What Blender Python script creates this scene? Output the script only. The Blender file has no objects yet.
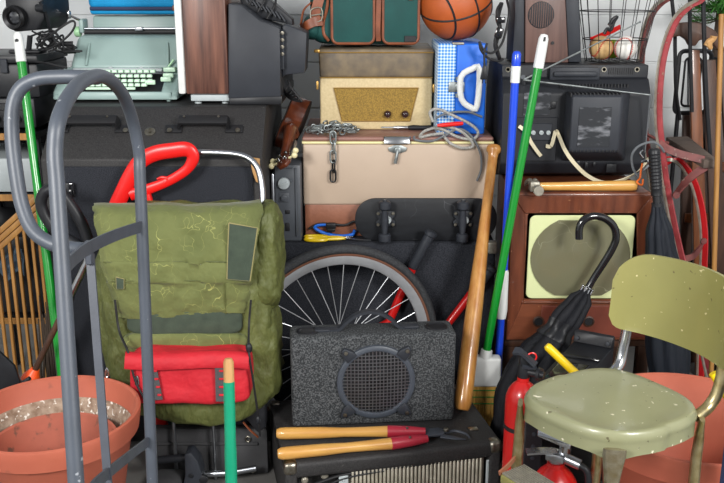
import bpy, bmesh, math, random
from mathutils import Vector, Matrix, noise
V = Vector
PI = math.pi
random.seed(11)
COL = bpy.context.scene.collection
FPX = 900.0
H = 1.55
A = math.radians(16)
FW = V((0, math.cos(A), -math.sin(A)))
UP = V((0, math.sin(A), math.cos(A)))
CAM = V((0, 0, H))


def ray(px, py):
    return FW + V((1, 0, 0)) * ((px - 362) / FPX) + UP * ((241.5 - py) / FPX)


def pY(px, py, Y):
    d = ray(px, py)
    return CAM + d * (Y / d.y)


def pZ(px, py, Z):
    d = ray(px, py)
    return CAM + d * ((Z - H) / d.z)


def pD(px, py, D):
    return CAM + ray(px, py) * D


def catmull(pts, k, closed=False):
    if k <= 1 or len(pts) < 3:
        return [V(p) for p in pts]
    out = []
    n = len(pts)
    P = [V(p) for p in pts]
    for i in range(n if closed else n - 1):
        if closed:
            p0, p1, p2, p3 = P[i - 1], P[i], P[(i + 1) % n], P[(i + 2) % n]
        else:
            p1, p2 = P[i], P[i + 1]
            p0 = P[i - 1] if i else p1 * 2 - p2
            p3 = P[i + 2] if i + 2 < n else p2 * 2 - p1
        for j in range(k):
            t = j / k
            out.append(0.5 * ((2 * p1) + (p2 - p0) * t + (2 * p0 - 5 * p1 + 4 * p2 - p3) * t * t + (3 * p1 - p0 - 3 * p2 + p3) * t ** 3))
    if not closed:
        out.append(P[-1])
    return out


def basis(axis, ref=None):
    z = V(axis).normalized()
    r = V(ref) if ref is not None else (V((0, 0, 1)) if abs(z.z) < .9 else V((1, 0, 0)))
    x = r.cross(z)
    if x.length < 1e-6:
        x = V((0, 1, 0)).cross(z)
    x.normalize()
    y = z.cross(x)
    return x, y, z


def rotz(a):
    return Matrix.Rotation(a, 3, 'Z')


class MB:
    """collects shapes, in world space, into one mesh"""

    def __init__(s):
        s.bm = bmesh.new()

    def add(s, vs, fs, mi=0):
        bv = [s.bm.verts.new(v) for v in vs]
        for f in fs:
            if len(set(f)) < 3:
                continue
            try:
                fc = s.bm.faces.new([bv[i] for i in f])
                fc.material_index = mi
            except ValueError:
                pass
        return s

    def merge(s, t, mi=0):
        t.verts.index_update()
        s.add([v.co.copy() for v in t.verts], [[v.index for v in f.verts] for f in t.faces], mi)
        t.free()
        return s

    def bevelled(s, vs, fs, bev, seg, mi):
        t = bmesh.new()
        bv = [t.verts.new(v) for v in vs]
        for f in fs:
            t.faces.new([bv[i] for i in f])
        bmesh.ops.recalc_face_normals(t, faces=t.faces)
        if bev > 0:
            bmesh.ops.bevel(t, geom=list(t.edges), offset=bev, segments=seg, affect='EDGES', profile=.5, clamp_overlap=True)
        return s.merge(t, mi)

    def hexa(s, p, bev=0, seg=2, mi=0):
        """p: 4 bottom points then 4 top points, same order"""
        return s.bevelled([V(q) for q in p], [(3, 2, 1, 0), (4, 5, 6, 7), (0, 1, 5, 4), (1, 2, 6, 5), (2, 3, 7, 6), (3, 0, 4, 7)], bev, seg, mi)

    def box(s, c, size, R=None, bev=0, seg=2, mi=0):
        c = V(c)
        hx, hy, hz = size[0] / 2, size[1] / 2, size[2] / 2
        pts = [V((x, y, z)) for z in (-hz, hz) for x, y in ((-hx, -hy), (hx, -hy), (hx, hy), (-hx, hy))]
        if R is not None:
            pts = [R @ q for q in pts]
        return s.hexa([q + c for q in pts], bev, seg, mi)

    def span(s, lo, hi, bev=0, seg=2, mi=0):
        lo, hi = V(lo), V(hi)
        return s.box((lo + hi) / 2, hi - lo, None, bev, seg, mi)

    def prism(s, poly, ext, bev=0, seg=2, mi=0, shrink=1.0):
        n = len(poly)
        P = [V(p) for p in poly]
        e = V(ext)
        c = sum(P, V()) / n
        vs = P + [c + (p - c) * shrink + e for p in P]
        fs = [list(range(n))[::-1], list(range(n, 2 * n))] + [(i, (i + 1) % n, n + (i + 1) % n, n + i) for i in range(n)]
        return s.bevelled(vs, fs, bev, seg, mi)

    def tube(s, pts, r, n=10, k=6, closed=False, mi=0, flat=1.0, ref=None):
        base = [V(p) for p in pts]
        P = catmull(base, k, closed)
        m = len(P)
        if isinstance(r, (list, tuple)):
            rr = []
            L = len(r)
            for i in range(m):
                t = i / max(1, m - 1) * (L - 1)
                a = min(int(t), L - 2)
                rr.append(r[a] + (r[a + 1] - r[a]) * (t - a))
        else:
            rr = [r] * m
        vs, fs = [], []
        x = None
        for i in range(m):
            if closed:
                t = (P[(i + 1) % m] - P[i - 1])
            else:
                t = P[min(i + 1, m - 1)] - P[max(i - 1, 0)]
            t.normalize()
            if ref is not None:
                x = t.cross(V(ref)).normalized()
            elif x is None:
                x = basis(t)[0]
            else:
                x = (x - t * x.dot(t)).normalized()
            y = t.cross(x)
            for j in range(n):
                a = 2 * PI * j / n
                vs.append(P[i] + (x * math.cos(a) + y * math.sin(a) * flat) * rr[i])
        for i in range(m if closed else m - 1):
            i2 = (i + 1) % m
            for j in range(n):
                j2 = (j + 1) % n
                fs.append((i * n + j, i * n + j2, i2 * n + j2, i2 * n + j))
        if not closed:
            fs.append(list(range(n))[::-1])
            fs.append([(m - 1) * n + j for j in range(n)])
        return s.add(vs, fs, mi)

    def strap(s, pts, w, t, side, k=6, closed=False, mi=0):
        P = catmull(pts, k, closed)
        m = len(P)
        vs, fs = [], []
        sd = V(side).normalized()
        for i in range(m):
            tg = (P[(i + 1) % m] - P[i - 1]) if closed else (P[min(i + 1, m - 1)] - P[max(i - 1, 0)])
            tg.normalize()
            u = (sd - tg * sd.dot(tg)).normalized()
            nn = tg.cross(u)
            for a, b in ((-1, -1), (1, -1), (1, 1), (-1, 1)):
                vs.append(P[i] + u * (a * w / 2) + nn * (b * t / 2))
        for i in range(m if closed else m - 1):
            i2 = (i + 1) % m
            for j in range(4):
                j2 = (j + 1) % 4
                fs.append((i * 4 + j, i * 4 + j2, i2 * 4 + j2, i2 * 4 + j))
        if not closed:
            fs += [(3, 2, 1, 0), tuple((m - 1) * 4 + j for j in range(4))]
        return s.add(vs, fs, mi)

    def lathe(s, o, axis, prof, n=28, mi=0, ref=None, closed=False, sx=1.0):
        """prof: (radius, height) pairs along axis from o"""
        o = V(o)
        x, y, z = basis(axis, ref)
        vs, fs, rings = [], [], []
        for r, h in prof:
            if r < 1e-6:
                rings.append([len(vs)])
                vs.append(o + z * h)
            else:
                b = len(vs)
                rings.append([b + j for j in range(n)])
                for j in range(n):
                    a = 2 * PI * j / n
                    vs.append(o + z * h + (x * math.cos(a) * sx + y * math.sin(a)) * r)
        m = len(rings)
        for i in range(m if closed else m - 1):
            a, b = rings[i], rings[(i + 1) % m]
            for j in range(n):
                j2 = (j + 1) % n
                if len(a) == 1 and len(b) == 1:
                    continue
                if len(a) == 1:
                    fs.append((a[0], b[j2], b[j]))
                elif len(b) == 1:
                    fs.append((a[j], a[j2], b[0]))
                else:
                    fs.append((a[j], a[j2], b[j2], b[j]))
        if not closed:
            if len(rings[0]) > 1:
                fs.append(rings[0][::-1])
            if len(rings[-1]) > 1:
                fs.append(rings[-1])
        return s.add(vs, fs, mi)

    def cyl(s, a, b, r, n=20, mi=0, bev=0, r2=None):
        a, b = V(a), V(b)
        L = (b - a).length
        r2 = r if r2 is None else r2
        if bev:
            pr = [(r - bev, 0), (r - bev * .3, bev * .3), (r, bev), (r2, L - bev), (r2 - bev * .3, L - bev * .3), (r2 - bev, L)]
        else:
            pr = [(r, 0), (r2, L)]
        return s.lathe(a, b - a, pr, n, mi)

    def ball(s, c, r, nu=24, nv=14, sc=(1, 1, 1), mi=0):
        c = V(c)
        vs, fs = [c + V((0, 0, -r * sc[2]))], []
        for i in range(1, nv):
            ph = -PI / 2 + PI * i / nv
            for j in range(nu):
                a = 2 * PI * j / nu
                vs.append(c + V((math.cos(ph) * math.cos(a) * r * sc[0], math.cos(ph) * math.sin(a) * r * sc[1], math.sin(ph) * r * sc[2])))
        vs.append(c + V((0, 0, r * sc[2])))
        for j in range(nu):
            j2 = (j + 1) % nu
            fs.append((0, 1 + j2, 1 + j))
            for i in range(nv - 2):
                fs.append((1 + i * nu + j, 1 + i * nu + j2, 1 + (i + 1) * nu + j2, 1 + (i + 1) * nu + j))
            fs.append((1 + (nv - 2) * nu + j, 1 + (nv - 2) * nu + j2, len(vs) - 1))
        return s.add(vs, fs, mi)

    def puff(s, c, size, p=4.0, cuts=12, amp=0, freq=8, R=None, warp=None, mi=0, seed=0):
        """soft rounded block with wrinkles"""
        c = V(c)
        t = bmesh.new()
        bmesh.ops.create_cube(t, size=2)
        bmesh.ops.subdivide_edges(t, edges=list(t.edges), cuts=cuts, use_grid_fill=True)
        for v in t.verts:
            d = v.co.normalized()
            q = (abs(d.x) ** p + abs(d.y) ** p + abs(d.z) ** p) ** (-1 / p)
            co = d * q
            w = V((co.x * size[0] / 2, co.y * size[1] / 2, co.z * size[2] / 2))
            if warp:
                w = warp(w, co)
            if amp:
                k = noise.noise(w * freq + V((seed, seed * 1.7, 3))) + .5 * noise.noise(w * freq * 2.3 + V((seed + 9, 0, 1)))
                w = w + d * (amp * k)
            v.co = (R @ w if R is not None else w) + c
        return s.merge(t, mi)

    def sheet(s, rows, th=.003, mi=0):
        """rows of points become a cloth or shell with thickness"""
        m, n = len(rows), len(rows[0])
        P = [[V(q) for q in r] for r in rows]
        vs, bk, fs = [], [], []
        for i in range(m):
            for j in range(n):
                a = P[min(i + 1, m - 1)][j] - P[max(i - 1, 0)][j]
                b = P[i][min(j + 1, n - 1)] - P[i][max(j - 1, 0)]
                nn = a.cross(b)
                nn = nn.normalized() if nn.length > 1e-9 else V((0, 1, 0))
                vs.append(P[i][j])
                bk.append(P[i][j] - nn * th)
        o = m * n
        for i in range(m - 1):
            for j in range(n - 1):
                a, b, c, d = i * n + j, i * n + j + 1, (i + 1) * n + j + 1, (i + 1) * n + j
                fs.append((a, d, c, b))
                fs.append((o + a, o + b, o + c, o + d))
        for j in range(n - 1):
            fs.append((j, j + 1, o + j + 1, o + j))
            e = (m - 1) * n
            fs.append((e + j + 1, e + j, o + e + j, o + e + j + 1))
        for i in range(m - 1):
            fs.append(((i + 1) * n, i * n, o + i * n, o + (i + 1) * n))
            fs.append((i * n + n - 1, (i + 1) * n + n - 1, o + (i + 1) * n + n - 1, o + i * n + n - 1))
        return s.add(vs + bk, fs, mi)


def tag(o, label, cat, group=None, kind=None):
    if label:
        o['label'] = label
    if cat:
        o['category'] = cat
    if group:
        o['group'] = group
    if kind:
        o['kind'] = kind
    return o


def _mk(name, mb, mats, inv, sharp=38):
    bm = mb.bm
    for v in bm.verts:
        v.co = inv @ v.co
    bmesh.ops.recalc_face_normals(bm, faces=bm.faces)
    me = bpy.data.meshes.new(name)
    for f in bm.faces:
        f.smooth = True
    bm.to_mesh(me)
    bm.free()
    me.set_sharp_from_angle(angle=math.radians(sharp))
    for m in (mats if isinstance(mats, (list, tuple)) else [mats]):
        me.materials.append(m)
    o = bpy.data.objects.new(name, me)
    COL.objects.link(o)
    return o


def thing(name, label, cat, loc, group=None):
    o = bpy.data.objects.new(name, None)
    o.empty_display_size = .05
    COL.objects.link(o)
    o.location = V(loc)
    return tag(o, label, cat, group)


def part(name, mb, mats, root, sub=None, label=None, sharp=38):
    """a part of root (or a sub-part of the part sub)"""
    o = _mk(name, mb, mats, Matrix.Translation(-root.location), sharp)
    o.parent = sub if sub is not None else root
    if label:
        o['label'] = label
    return o


def part_each(name, mb, mats, root, sub=None, label=None, sharp=38):
    """one part for every separate piece in mb"""
    bm = mb.bm
    bm.verts.ensure_lookup_table()
    bm.verts.index_update()
    seen = [False] * len(bm.verts)
    out = []
    for v0 in bm.verts:
        if seen[v0.index]:
            continue
        st, isl = [v0], []
        seen[v0.index] = True
        while st:
            v = st.pop()
            isl.append(v)
            for e in v.link_edges:
                w = e.other_vert(v)
                if not seen[w.index]:
                    seen[w.index] = True
                    st.append(w)
        ix = {v.index: i for i, v in enumerate(isl)}
        fs = [[ix[v.index] for v in f.verts] for f in bm.faces if f.verts[0].index in ix]
        out.append(part(name, MB().add([v.co.copy() for v in isl], fs), mats, root, sub, label, sharp))
    bm.free()
    return out


def solo(name, mb, mats, label, cat, group=None, kind=None, sharp=38):
    vs = [v.co for v in mb.bm.verts]
    lo = V((min(v.x for v in vs), min(v.y for v in vs), min(v.z for v in vs)))
    hi = V((max(v.x for v in vs), max(v.y for v in vs), max(v.z for v in vs)))
    org = V(((lo.x + hi.x) / 2, (lo.y + hi.y) / 2, lo.z))
    o = _mk(name, mb, mats, Matrix.Translation(-org), sharp)
    o.location = org
    return tag(o, label, cat, group, kind)


# ---------------------------------------------------------------- materials
def lin(c):
    return tuple(((v / 255) / 12.92 if v / 255 <= .04045 else (((v / 255) + .055) / 1.055) ** 2.4) for v in c) + (1,)


def mat(name, col, rough=.5, metal=0.0, col2=None, ns=12.0, w=.18, detail=5, stretch=(1, 1, 1), bump=0, bs=150, bstretch=None,
        spec=.5, coat=0, chips=None, scratch=None, mid=.5, bd=.002, sheen=0):
    m = bpy.data.materials.new(name)
    m.use_nodes = True
    nt = m.node_tree
    N, L = nt.nodes, nt.links
    b = N['Principled BSDF']
    b.inputs['Roughness'].default_value = rough
    b.inputs['Metallic'].default_value = metal
    b.inputs['Specular IOR Level'].default_value = spec
    b.inputs['Coat Weight'].default_value = coat
    b.inputs['Sheen Weight'].default_value = sheen
    b.inputs['Base Color'].default_value = lin(col)
    tc = N.new('ShaderNodeTexCoord')
    out = None

    def mapping(st):
        mp = N.new('ShaderNodeMapping')
        mp.inputs['Scale'].default_value = st
        L.new(tc.outputs['Object'], mp.inputs[0])
        return mp.outputs[0]

    def noise_ramp(scale, lo, hi, st, dt):
        t = N.new('ShaderNodeTexNoise')
        t.inputs['Scale'].default_value = scale
        t.inputs['Detail'].default_value = dt
        L.new(mapping(st), t.inputs['Vector'])
        r = N.new('ShaderNodeMapRange')
        r.inputs[1].default_value = lo
        r.inputs[2].default_value = hi
        L.new(t.outputs[0], r.inputs[0])
        return r.outputs[0]

    def mix(fac, a, bcol):
        x = N.new('ShaderNodeMix')
        x.data_type = 'RGBA'
        L.new(fac, x.inputs[0])
        if isinstance(a, tuple):
            x.inputs[6].default_value = a
        else:
            L.new(a, x.inputs[6])
        x.inputs[7].default_value = bcol
        return x.outputs[2]
    if col2:
        out = mix(noise_ramp(ns, mid - w, mid + w, stretch, detail), lin(col), lin(col2))
    for ch in (chips or []):
        c3, sc, th = ch[:3]
        sf = ch[3] if len(ch) > 3 else .02
        out = mix(noise_ramp(sc, th, th + sf, (1, 1, 1), 3), out if out else lin(col), lin(c3))
    if scratch:
        c3, sc, wd = scratch
        t = N.new('ShaderNodeTexVoronoi')
        t.feature = 'DISTANCE_TO_EDGE'
        t.inputs['Scale'].default_value = sc
        nz = N.new('ShaderNodeTexNoise')
        nz.inputs['Scale'].default_value = sc * .9
        L.new(mapping((1, 1, 1)), nz.inputs['Vector'])
        va = N.new('ShaderNodeVectorMath')
        va.operation = 'MULTIPLY_ADD'
        va.inputs[1].default_value = (.12, .12, .12)
        L.new(nz.outputs[1], va.inputs[0])
        L.new(mapping((1, 1, .7)), va.inputs[2])
        L.new(va.outputs[0], t.inputs['Vector'])
        r = N.new('ShaderNodeMapRange')
        r.inputs[1].default_value = wd
        r.inputs[2].default_value = 0
        L.new(t.outputs[0], r.inputs[0])
        mk = noise_ramp(sc * .5, .45, .62, (1, 1, 1), 2)
        mu = N.new('ShaderNodeMath')
        mu.operation = 'MULTIPLY'
        L.new(r.outputs[0], mu.inputs[0])
        L.new(mk, mu.inputs[1])
        out = mix(mu.outputs[0], out if out else lin(col), lin(c3))
    if out:
        L.new(out, b.inputs['Base Color'])
    if bump:
        t = N.new('ShaderNodeTexNoise')
        t.inputs['Scale'].default_value = bs
        t.inputs['Detail'].default_value = 3
        L.new(mapping(bstretch or (1, 1, 1)), t.inputs['Vector'])
        bp = N.new('ShaderNodeBump')
        bp.inputs['Strength'].default_value = bump
        bp.inputs['Distance'].default_value = bd
        L.new(t.outputs[0], bp.inputs['Height'])
        L.new(bp.outputs[0], b.inputs['Normal'])
    return m


def gingham(name, ca, cb, scale):
    m = mat(name, ca, .6)
    nt = m.node_tree
    N, L = nt.nodes, nt.links
    b = N['Principled BSDF']
    tc = N.new('ShaderNodeTexCoord')
    sp = N.new('ShaderNodeSeparateXYZ')
    L.new(tc.outputs['Object'], sp.inputs[0])
    vals = []
    for ax in (0, 2):
        mu = N.new('ShaderNodeMath')
        mu.operation = 'MULTIPLY'
        mu.inputs[1].default_value = scale
        L.new(sp.outputs[ax], mu.inputs[0])
        fr = N.new('ShaderNodeMath')
        fr.operation = 'FRACT'
        L.new(mu.outputs[0], fr.inputs[0])
        gt = N.new('ShaderNodeMath')
        gt.operation = 'GREATER_THAN'
        gt.inputs[1].default_value = .42
        L.new(fr.outputs[0], gt.inputs[0])
        vals.append(gt.outputs[0])
    ad = N.new('ShaderNodeMath')
    ad.operation = 'ADD'
    L.new(vals[0], ad.inputs[0])
    L.new(vals[1], ad.inputs[1])
    hf = N.new('ShaderNodeMath')
    hf.operation = 'MULTIPLY'
    hf.inputs[1].default_value = .5
    L.new(ad.outputs[0], hf.inputs[0])
    x = N.new('ShaderNodeMix')
    x.data_type = 'RGBA'
    L.new(hf.outputs[0], x.inputs[0])
    x.inputs[6].default_value = lin(ca)
    x.inputs[7].default_value = lin(cb)
    L.new(x.outputs[2], b.inputs['Base Color'])
    return m


m_wall = mat('painted_wall', (226, 228, 228), .6, col2=(208, 211, 212), ns=3, w=.3, bump=.15, bs=12, bstretch=(6, 1, .4))
m_floor = mat('concrete', (120, 118, 114), .8, col2=(92, 90, 88), ns=5, w=.2, bump=.2, bs=60)
m_black = mat('black_plastic', (24, 25, 28), .42, col2=(34, 35, 39), ns=30, w=.3, bump=.06, bs=400, spec=.35)
m_black2 = mat('black_soft', (22, 22, 25), .6)
m_tolex = mat('black_tolex', (40, 39, 40), .55, col2=(56, 55, 55), ns=260, w=.12, spec=.32, bump=.35, bs=420, bd=.001, chips=[((120, 118, 112), 90, .74)])
m_carpet = mat('dark_carpet', (30, 32, 37), .95, col2=(56, 58, 64), ns=420, w=.08, bump=.6, bs=420, spec=.15)
m_carpet2 = mat('speckled_carpet', (46, 48, 50), .95, col2=(92, 94, 96), ns=210, w=.12, mid=.54, detail=2, bump=.6, bs=320, spec=.15)
m_steelgrey = mat('grey_powder_coat', (68, 74, 84), .45, col2=(62, 67, 75), ns=20, w=.3, bump=.08, bs=300, chips=[((130, 134, 140), 60, .72)])
m_steeldark = mat('dark_grey_steel', (66, 70, 79), .5, col2=(55, 59, 67), ns=30, w=.3, bump=.1, bs=300)
m_chrome = mat('chrome', (205, 207, 210), .18, 1.0, col2=(170, 172, 176), ns=30, w=.3)
m_alu = mat('aluminium', (190, 194, 200), .32, 1.0, col2=(165, 168, 174), ns=40, w=.3)
m_nickel = mat('worn_nickel', (170, 166, 155), .35, 1.0, col2=(125, 118, 104), ns=60, w=.2)
m_mint = mat('mint_enamel', (150, 172, 168), .36, col2=(142, 165, 161), ns=15, w=.3, bump=.1, bs=350, bd=.0006)
m_mintkey = mat('pale_mint_key', (196, 226, 200), .35)
m_mintgreen = mat('green_knob', (160, 205, 160), .35)
m_teal = mat('turquoise_fabric', (0, 146, 204), .75, col2=(0, 132, 190), ns=30, w=.3, bump=.3, bs=500)
m_piping = mat('navy_piping', (42, 50, 84), .6)
m_white = mat('white_plastic', (226, 228, 226), .4, col2=(212, 214, 212), ns=20, w=.3)
m_whitegrey = mat('pale_grey_plastic', (180, 188, 190), .45, col2=(166, 174, 176), ns=12, w=.3)
m_woodgrey = mat('greyed_walnut', (110, 82, 74), .45, col2=(80, 58, 53), ns=3.2, w=.2, detail=8, stretch=(16, 6, .9))
m_woodtv = mat('walnut_veneer', (122, 80, 64), .42, col2=(70, 42, 35), ns=4.5, w=.16, detail=9, stretch=(11, 6, .8), coat=.15)
m_crt = mat('charcoal_plastic', (48, 51, 58), .5, col2=(41, 44, 50), ns=20, w=.3, spec=.35, bump=.15, bs=350, bd=.0008)
m_crtdark = mat('dark_charcoal_plastic', (31, 33, 38), .5, spec=.35, bump=.1, bs=350)
m_red = mat('red_plastic', (226, 30, 26), .33, col2=(206, 22, 22), ns=10, w=.3)
m_redsteel = mat('red_enamel', (205, 28, 26), .3, coat=.3, col2=(180, 22, 22), ns=12, w=.3)
m_canvas = mat('olive_canvas', (109, 114, 64), .82, col2=(86, 93, 48), ns=6, w=.22, bump=.9, bs=16, bd=.014, scratch=((172, 172, 100), 16, .012), sheen=.1)
m_canvas2 = mat('olive_nylon', (96, 101, 52), .6, col2=(72, 78, 37), ns=7, w=.2, bump=1.0, bs=17, bd=.02, bstretch=(1.6, 1, .8))
m_canvasdark = mat('dark_green_patch', (62, 74, 60), .85, col2=(50, 61, 50), ns=30, w=.2, bump=.2, bs=200)
m_seam = mat('tan_seam', (140, 132, 88), .8)
m_redcloth = mat('red_nylon', (198, 28, 42), .7, col2=(172, 18, 34), ns=9, w=.25, bump=.9, bs=13, bd=.014)
m_webbing = mat('grey_webbing', (70, 70, 72), .8, bump=.4, bs=300)
m_terra = mat('terracotta_plastic', (184, 100, 77), .55, col2=(166, 84, 64), ns=8, w=.3, bump=.08, bs=200, chips=[((150, 84, 66), 18, .66, .08)])
m_terrain = mat('limescaled_terracotta', (178, 96, 75), .7, col2=(150, 82, 65), ns=9, w=.2, chips=[((110, 74, 60), 30, .6, .1)])
m_scale = mat('soil_residue', (168, 148, 130), .95, col2=(126, 102, 84), ns=50, w=.16, bump=.8, bs=120, chips=[((224, 216, 206), 70, .60, .05)])
m_soil = mat('dry_soil', (112, 78, 62), .95, col2=(150, 92, 72), ns=26, w=.2, bump=.8, bs=120)
m_greenpole = mat('green_pole', (12, 132, 40), .25, coat=.3)
m_bluepole = mat('blue_pole', (28, 72, 208), .25, coat=.3)
m_tealtape = mat('green_tape', (0, 146, 108), .45, bump=.3, bs=40, bd=.003)
m_rawwood = mat('raw_wood', (200, 156, 100), .6, col2=(180, 134, 82), ns=6, w=.2, stretch=(8, 8, 1))
m_ash = mat('varnished_ash', (208, 158, 84), .32, col2=(186, 130, 62), ns=4, w=.2, detail=7, stretch=(14, 14, 1.2), coat=.3)
m_ashx = mat('hickory_handle', (206, 158, 82), .35, col2=(186, 132, 64), ns=4, w=.2, detail=7, stretch=(1.2, 14, 14), coat=.3)
m_bat = mat('bat_wood', (198, 146, 80), .3, col2=(168, 106, 46), ns=3, w=.22, detail=7, stretch=(14, 14, 1), coat=.4)
m_oldwood = mat('mahogany', (124, 70, 46), .35, col2=(86, 44, 29), ns=5, w=.22, detail=8, stretch=(1.5, 3, 8), coat=.3, chips=[((176, 128, 92), 110, .73)])
m_oldwoodv = mat('mahogany_upright', (114, 62, 40), .35, col2=(80, 40, 26), ns=5, w=.22, detail=8, stretch=(9, 3, 1.2), coat=.3, chips=[((176, 128, 92), 110, .72)])
m_brownwood = mat('brown_wood', (84, 54, 38), .5, col2=(52, 32, 22), ns=5, w=.2, detail=7, stretch=(10, 6, 1.2))
m_orangewood = mat('orange_wood', (126, 70, 30), .4, col2=(88, 46, 20), ns=5, w=.2, detail=7, stretch=(10, 6, 1.2), coat=.2)
m_greywood = mat('weathered_wood', (104, 90, 80), .8, col2=(78, 66, 60), ns=8, w=.2, stretch=(1.5, 8, 8))
m_slat = mat('honey_wood', (178, 130, 68), .5, col2=(146, 100, 48), ns=5, w=.2, stretch=(12, 12, 1))
m_tan = mat('tan_leatherette', (206, 187, 145), .6, col2=(192, 172, 130), ns=120, w=.2, bump=.3, bs=350, bd=.0008)
m_brownlid = mat('brown_leatherette', (92, 82, 70), .55, col2=(124, 108, 84), ns=22, w=.16, detail=8, bump=.3, bs=300, bd=.0008)
m_grille = mat('gold_grille_cloth', (156, 124, 50), .75, col2=(120, 94, 36), ns=300, w=.1, bump=.4, bs=500)
m_gold = mat('gold_trim', (190, 150, 82), .35, .7)
m_knob = mat('maroon_knob', (46, 24, 26), .2, coat=.5)
m_beige = mat('beige_enamel', (187, 167, 148), .42, col2=(178, 158, 139), ns=8, w=.3, chips=[((140, 110, 92), 70, .76)])
m_pink = mat('dusty_brown_enamel', (150, 112, 102), .42, col2=(136, 98, 88), ns=14, w=.3)
m_cream = mat('cream_trim', (224, 214, 160), .5)
m_rust = mat('brown_hammered', (150, 96, 72), .5, col2=(134, 84, 62), ns=60, w=.3, bump=.3, bs=140)
m_green = mat('bottle_green_canvas', (18, 78, 74), .75, col2=(12, 64, 62), ns=14, w=.3, bump=.3, bs=350)
m_leather = mat('tan_leather', (142, 76, 44), .45, col2=(104, 54, 32), ns=18, w=.25, bump=.2, bs=120)
m_ballorange = mat('basketball_rubber', (184, 90, 38), .5, col2=(172, 80, 32), ns=20, w=.3, bump=.6, bs=520, bd=.001)
m_blue = mat('blue_vinyl', (20, 108, 218), .45, col2=(14, 96, 204), ns=20, w=.3, bump=.15, bs=300)
m_gingham = gingham('gingham_vinyl', (214, 232, 242), (30, 124, 208), 92)
m_baseball = mat('white_ball_leather', (232, 230, 224), .5, col2=(216, 214, 208), ns=18, w=.3)
m_oldball = mat('scuffed_ball_leather', (206, 172, 122), .65, col2=(166, 128, 80), ns=24, w=.25)
m_stitch = mat('red_stitching', (190, 60, 50), .7)
m_tennis = mat('tennis_felt', (170, 205, 50), .9)
m_rope = mat('grey_cable', (172, 170, 164), .6, col2=(128, 126, 122), ns=200, w=.15)
m_greycable = mat('dark_grey_cable', (96, 100, 104), .5)
m_ribbon = mat('cream_ribbon_cable', (216, 206, 176), .5)
m_wire = mat('dark_wire', (40, 40, 42), .4, .6)
m_deck = mat('black_deck', (24, 25, 28), .5, col2=(38, 40, 44), ns=10, w=.3, spec=.3, stretch=(1, 1, 5), scratch=((98, 100, 104), 9, .006))
m_tyre = mat('tyre_rubber', (40, 41, 44), .8, col2=(54, 56, 59), ns=160, w=.1, bump=.8, bs=220, bstretch=(1, 1, 1), bd=.003)
m_brownwall = mat('gum_sidewall', (104, 66, 48), .7)
m_yellow = mat('yellow_plastic', (236, 200, 24), .35)
m_bluecord = mat('blue_strap', (20, 104, 214), .45)
m_umb = mat('black_nylon', (20, 21, 25), .7, col2=(29, 30, 35), ns=12, w=.3, bump=.6, bs=20, bd=.008, bstretch=(3, 3, .7), spec=.22)
m_navyumb = mat('dark_slate_nylon', (30, 34, 42), .65, col2=(22, 26, 33), ns=10, w=.3, bump=.6, bs=20, bd=.008, bstretch=(3, 3, .5), spec=.22)
m_gloss = mat('gloss_black', (20, 20, 23), .15, coat=.6)
m_olive = mat('olive_enamel', (144, 139, 82), .38, col2=(130, 127, 74), ns=8, w=.3, coat=.15,
              chips=[((92, 82, 48), 45, .70, .03), ((206, 196, 150), 60, .70, .02)])
m_oliveseat = mat('worn_olive_seat', (140, 140, 109), .32, col2=(127, 129, 97), ns=7, w=.3, coat=.2,
                  chips=[((214, 208, 184), 58, .69, .015), ((88, 82, 60), 75, .70, .02)])
m_brasschrome = mat('tarnished_chrome', (204, 192, 150), .32, .85, col2=(160, 140, 92), ns=40, w=.2)
m_rubberstep = mat('ribbed_rubber', (128, 124, 110), .8, col2=(104, 100, 90), ns=40, w=.2)
m_straw = mat('broom_straw', (232, 190, 104), .8, col2=(204, 156, 74), ns=20, w=.2, detail=6, stretch=(16, 16, 1), bump=.8, bs=90, bstretch=(4, 4, .2), bd=.004)
m_greenthread = mat('green_thread', (24, 140, 60), .7)
m_tvcream = mat('cream_bezel', (206, 212, 160), .5)
m_screen = mat('grey_screen_glass', (112, 110, 86), .12, col2=(98, 96, 76), ns=3, w=.3, coat=.5, scratch=((150, 150, 126), 10, .004))
m_orange = mat('orange_plastic', (236, 84, 30), .4)
m_sledred = mat('sled_red', (172, 72, 76), .5, col2=(142, 48, 54), ns=30, w=.2, chips=[((150, 120, 104), 60, .66)])
m_sledrust = mat('faded_sled_red', (126, 66, 62), .6, col2=(100, 52, 50), ns=30, w=.2, chips=[((140, 116, 104), 60, .64)])
m_brightred = mat('bright_red_steel', (196, 24, 32), .4)
m_fir = mat('fir_needles', (58, 122, 36), .6, col2=(38, 92, 26), ns=40, w=.3)
m_ugrey = mat('device_grey', (78, 82, 88), .45, bump=.1, bs=300)
m_uke = mat('dark_red_wood', (112, 56, 32), .3, col2=(72, 34, 22), ns=5, w=.25, stretch=(6, 6, 1.5), coat=.5)
m_ukeback = mat('ebony_wood', (34, 26, 25), .4)
m_ivory = mat('ivory_peg', (214, 204, 160), .35)
m_bluecarpet = mat('navy_carpet', (34, 46, 84), .95, col2=(52, 66, 108), ns=300, w=.1, bump=.5, bs=300)
m_tape = mat('glossy_tape', (44, 46, 50), .25, col2=(134, 136, 142), ns=22, stretch=(1, 1, 3), w=.14, mid=.62, coat=.3)
m_maroon = mat('maroon_grip', (160, 34, 52), .4)
m_grime = mat('dull_grey_metal', (168, 164, 152), .4, .35, col2=(130, 124, 110), ns=40, w=.2)
m_twig = mat('dry_bark', (66, 54, 44), .9)
m_ragblue = mat('blue_grey_cloth', (70, 88, 104), .9)
m_galv = mat('galvanised_steel', (158, 164, 164), .42, .7, col2=(120, 126, 126), ns=60, w=.2)
m_rim = mat('polished_rim', (202, 204, 208), .3, .55, col2=(182, 184, 188), ns=30, w=.3)
m_cone = mat('grey_cone', (62, 64, 68), .35, .4)
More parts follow.
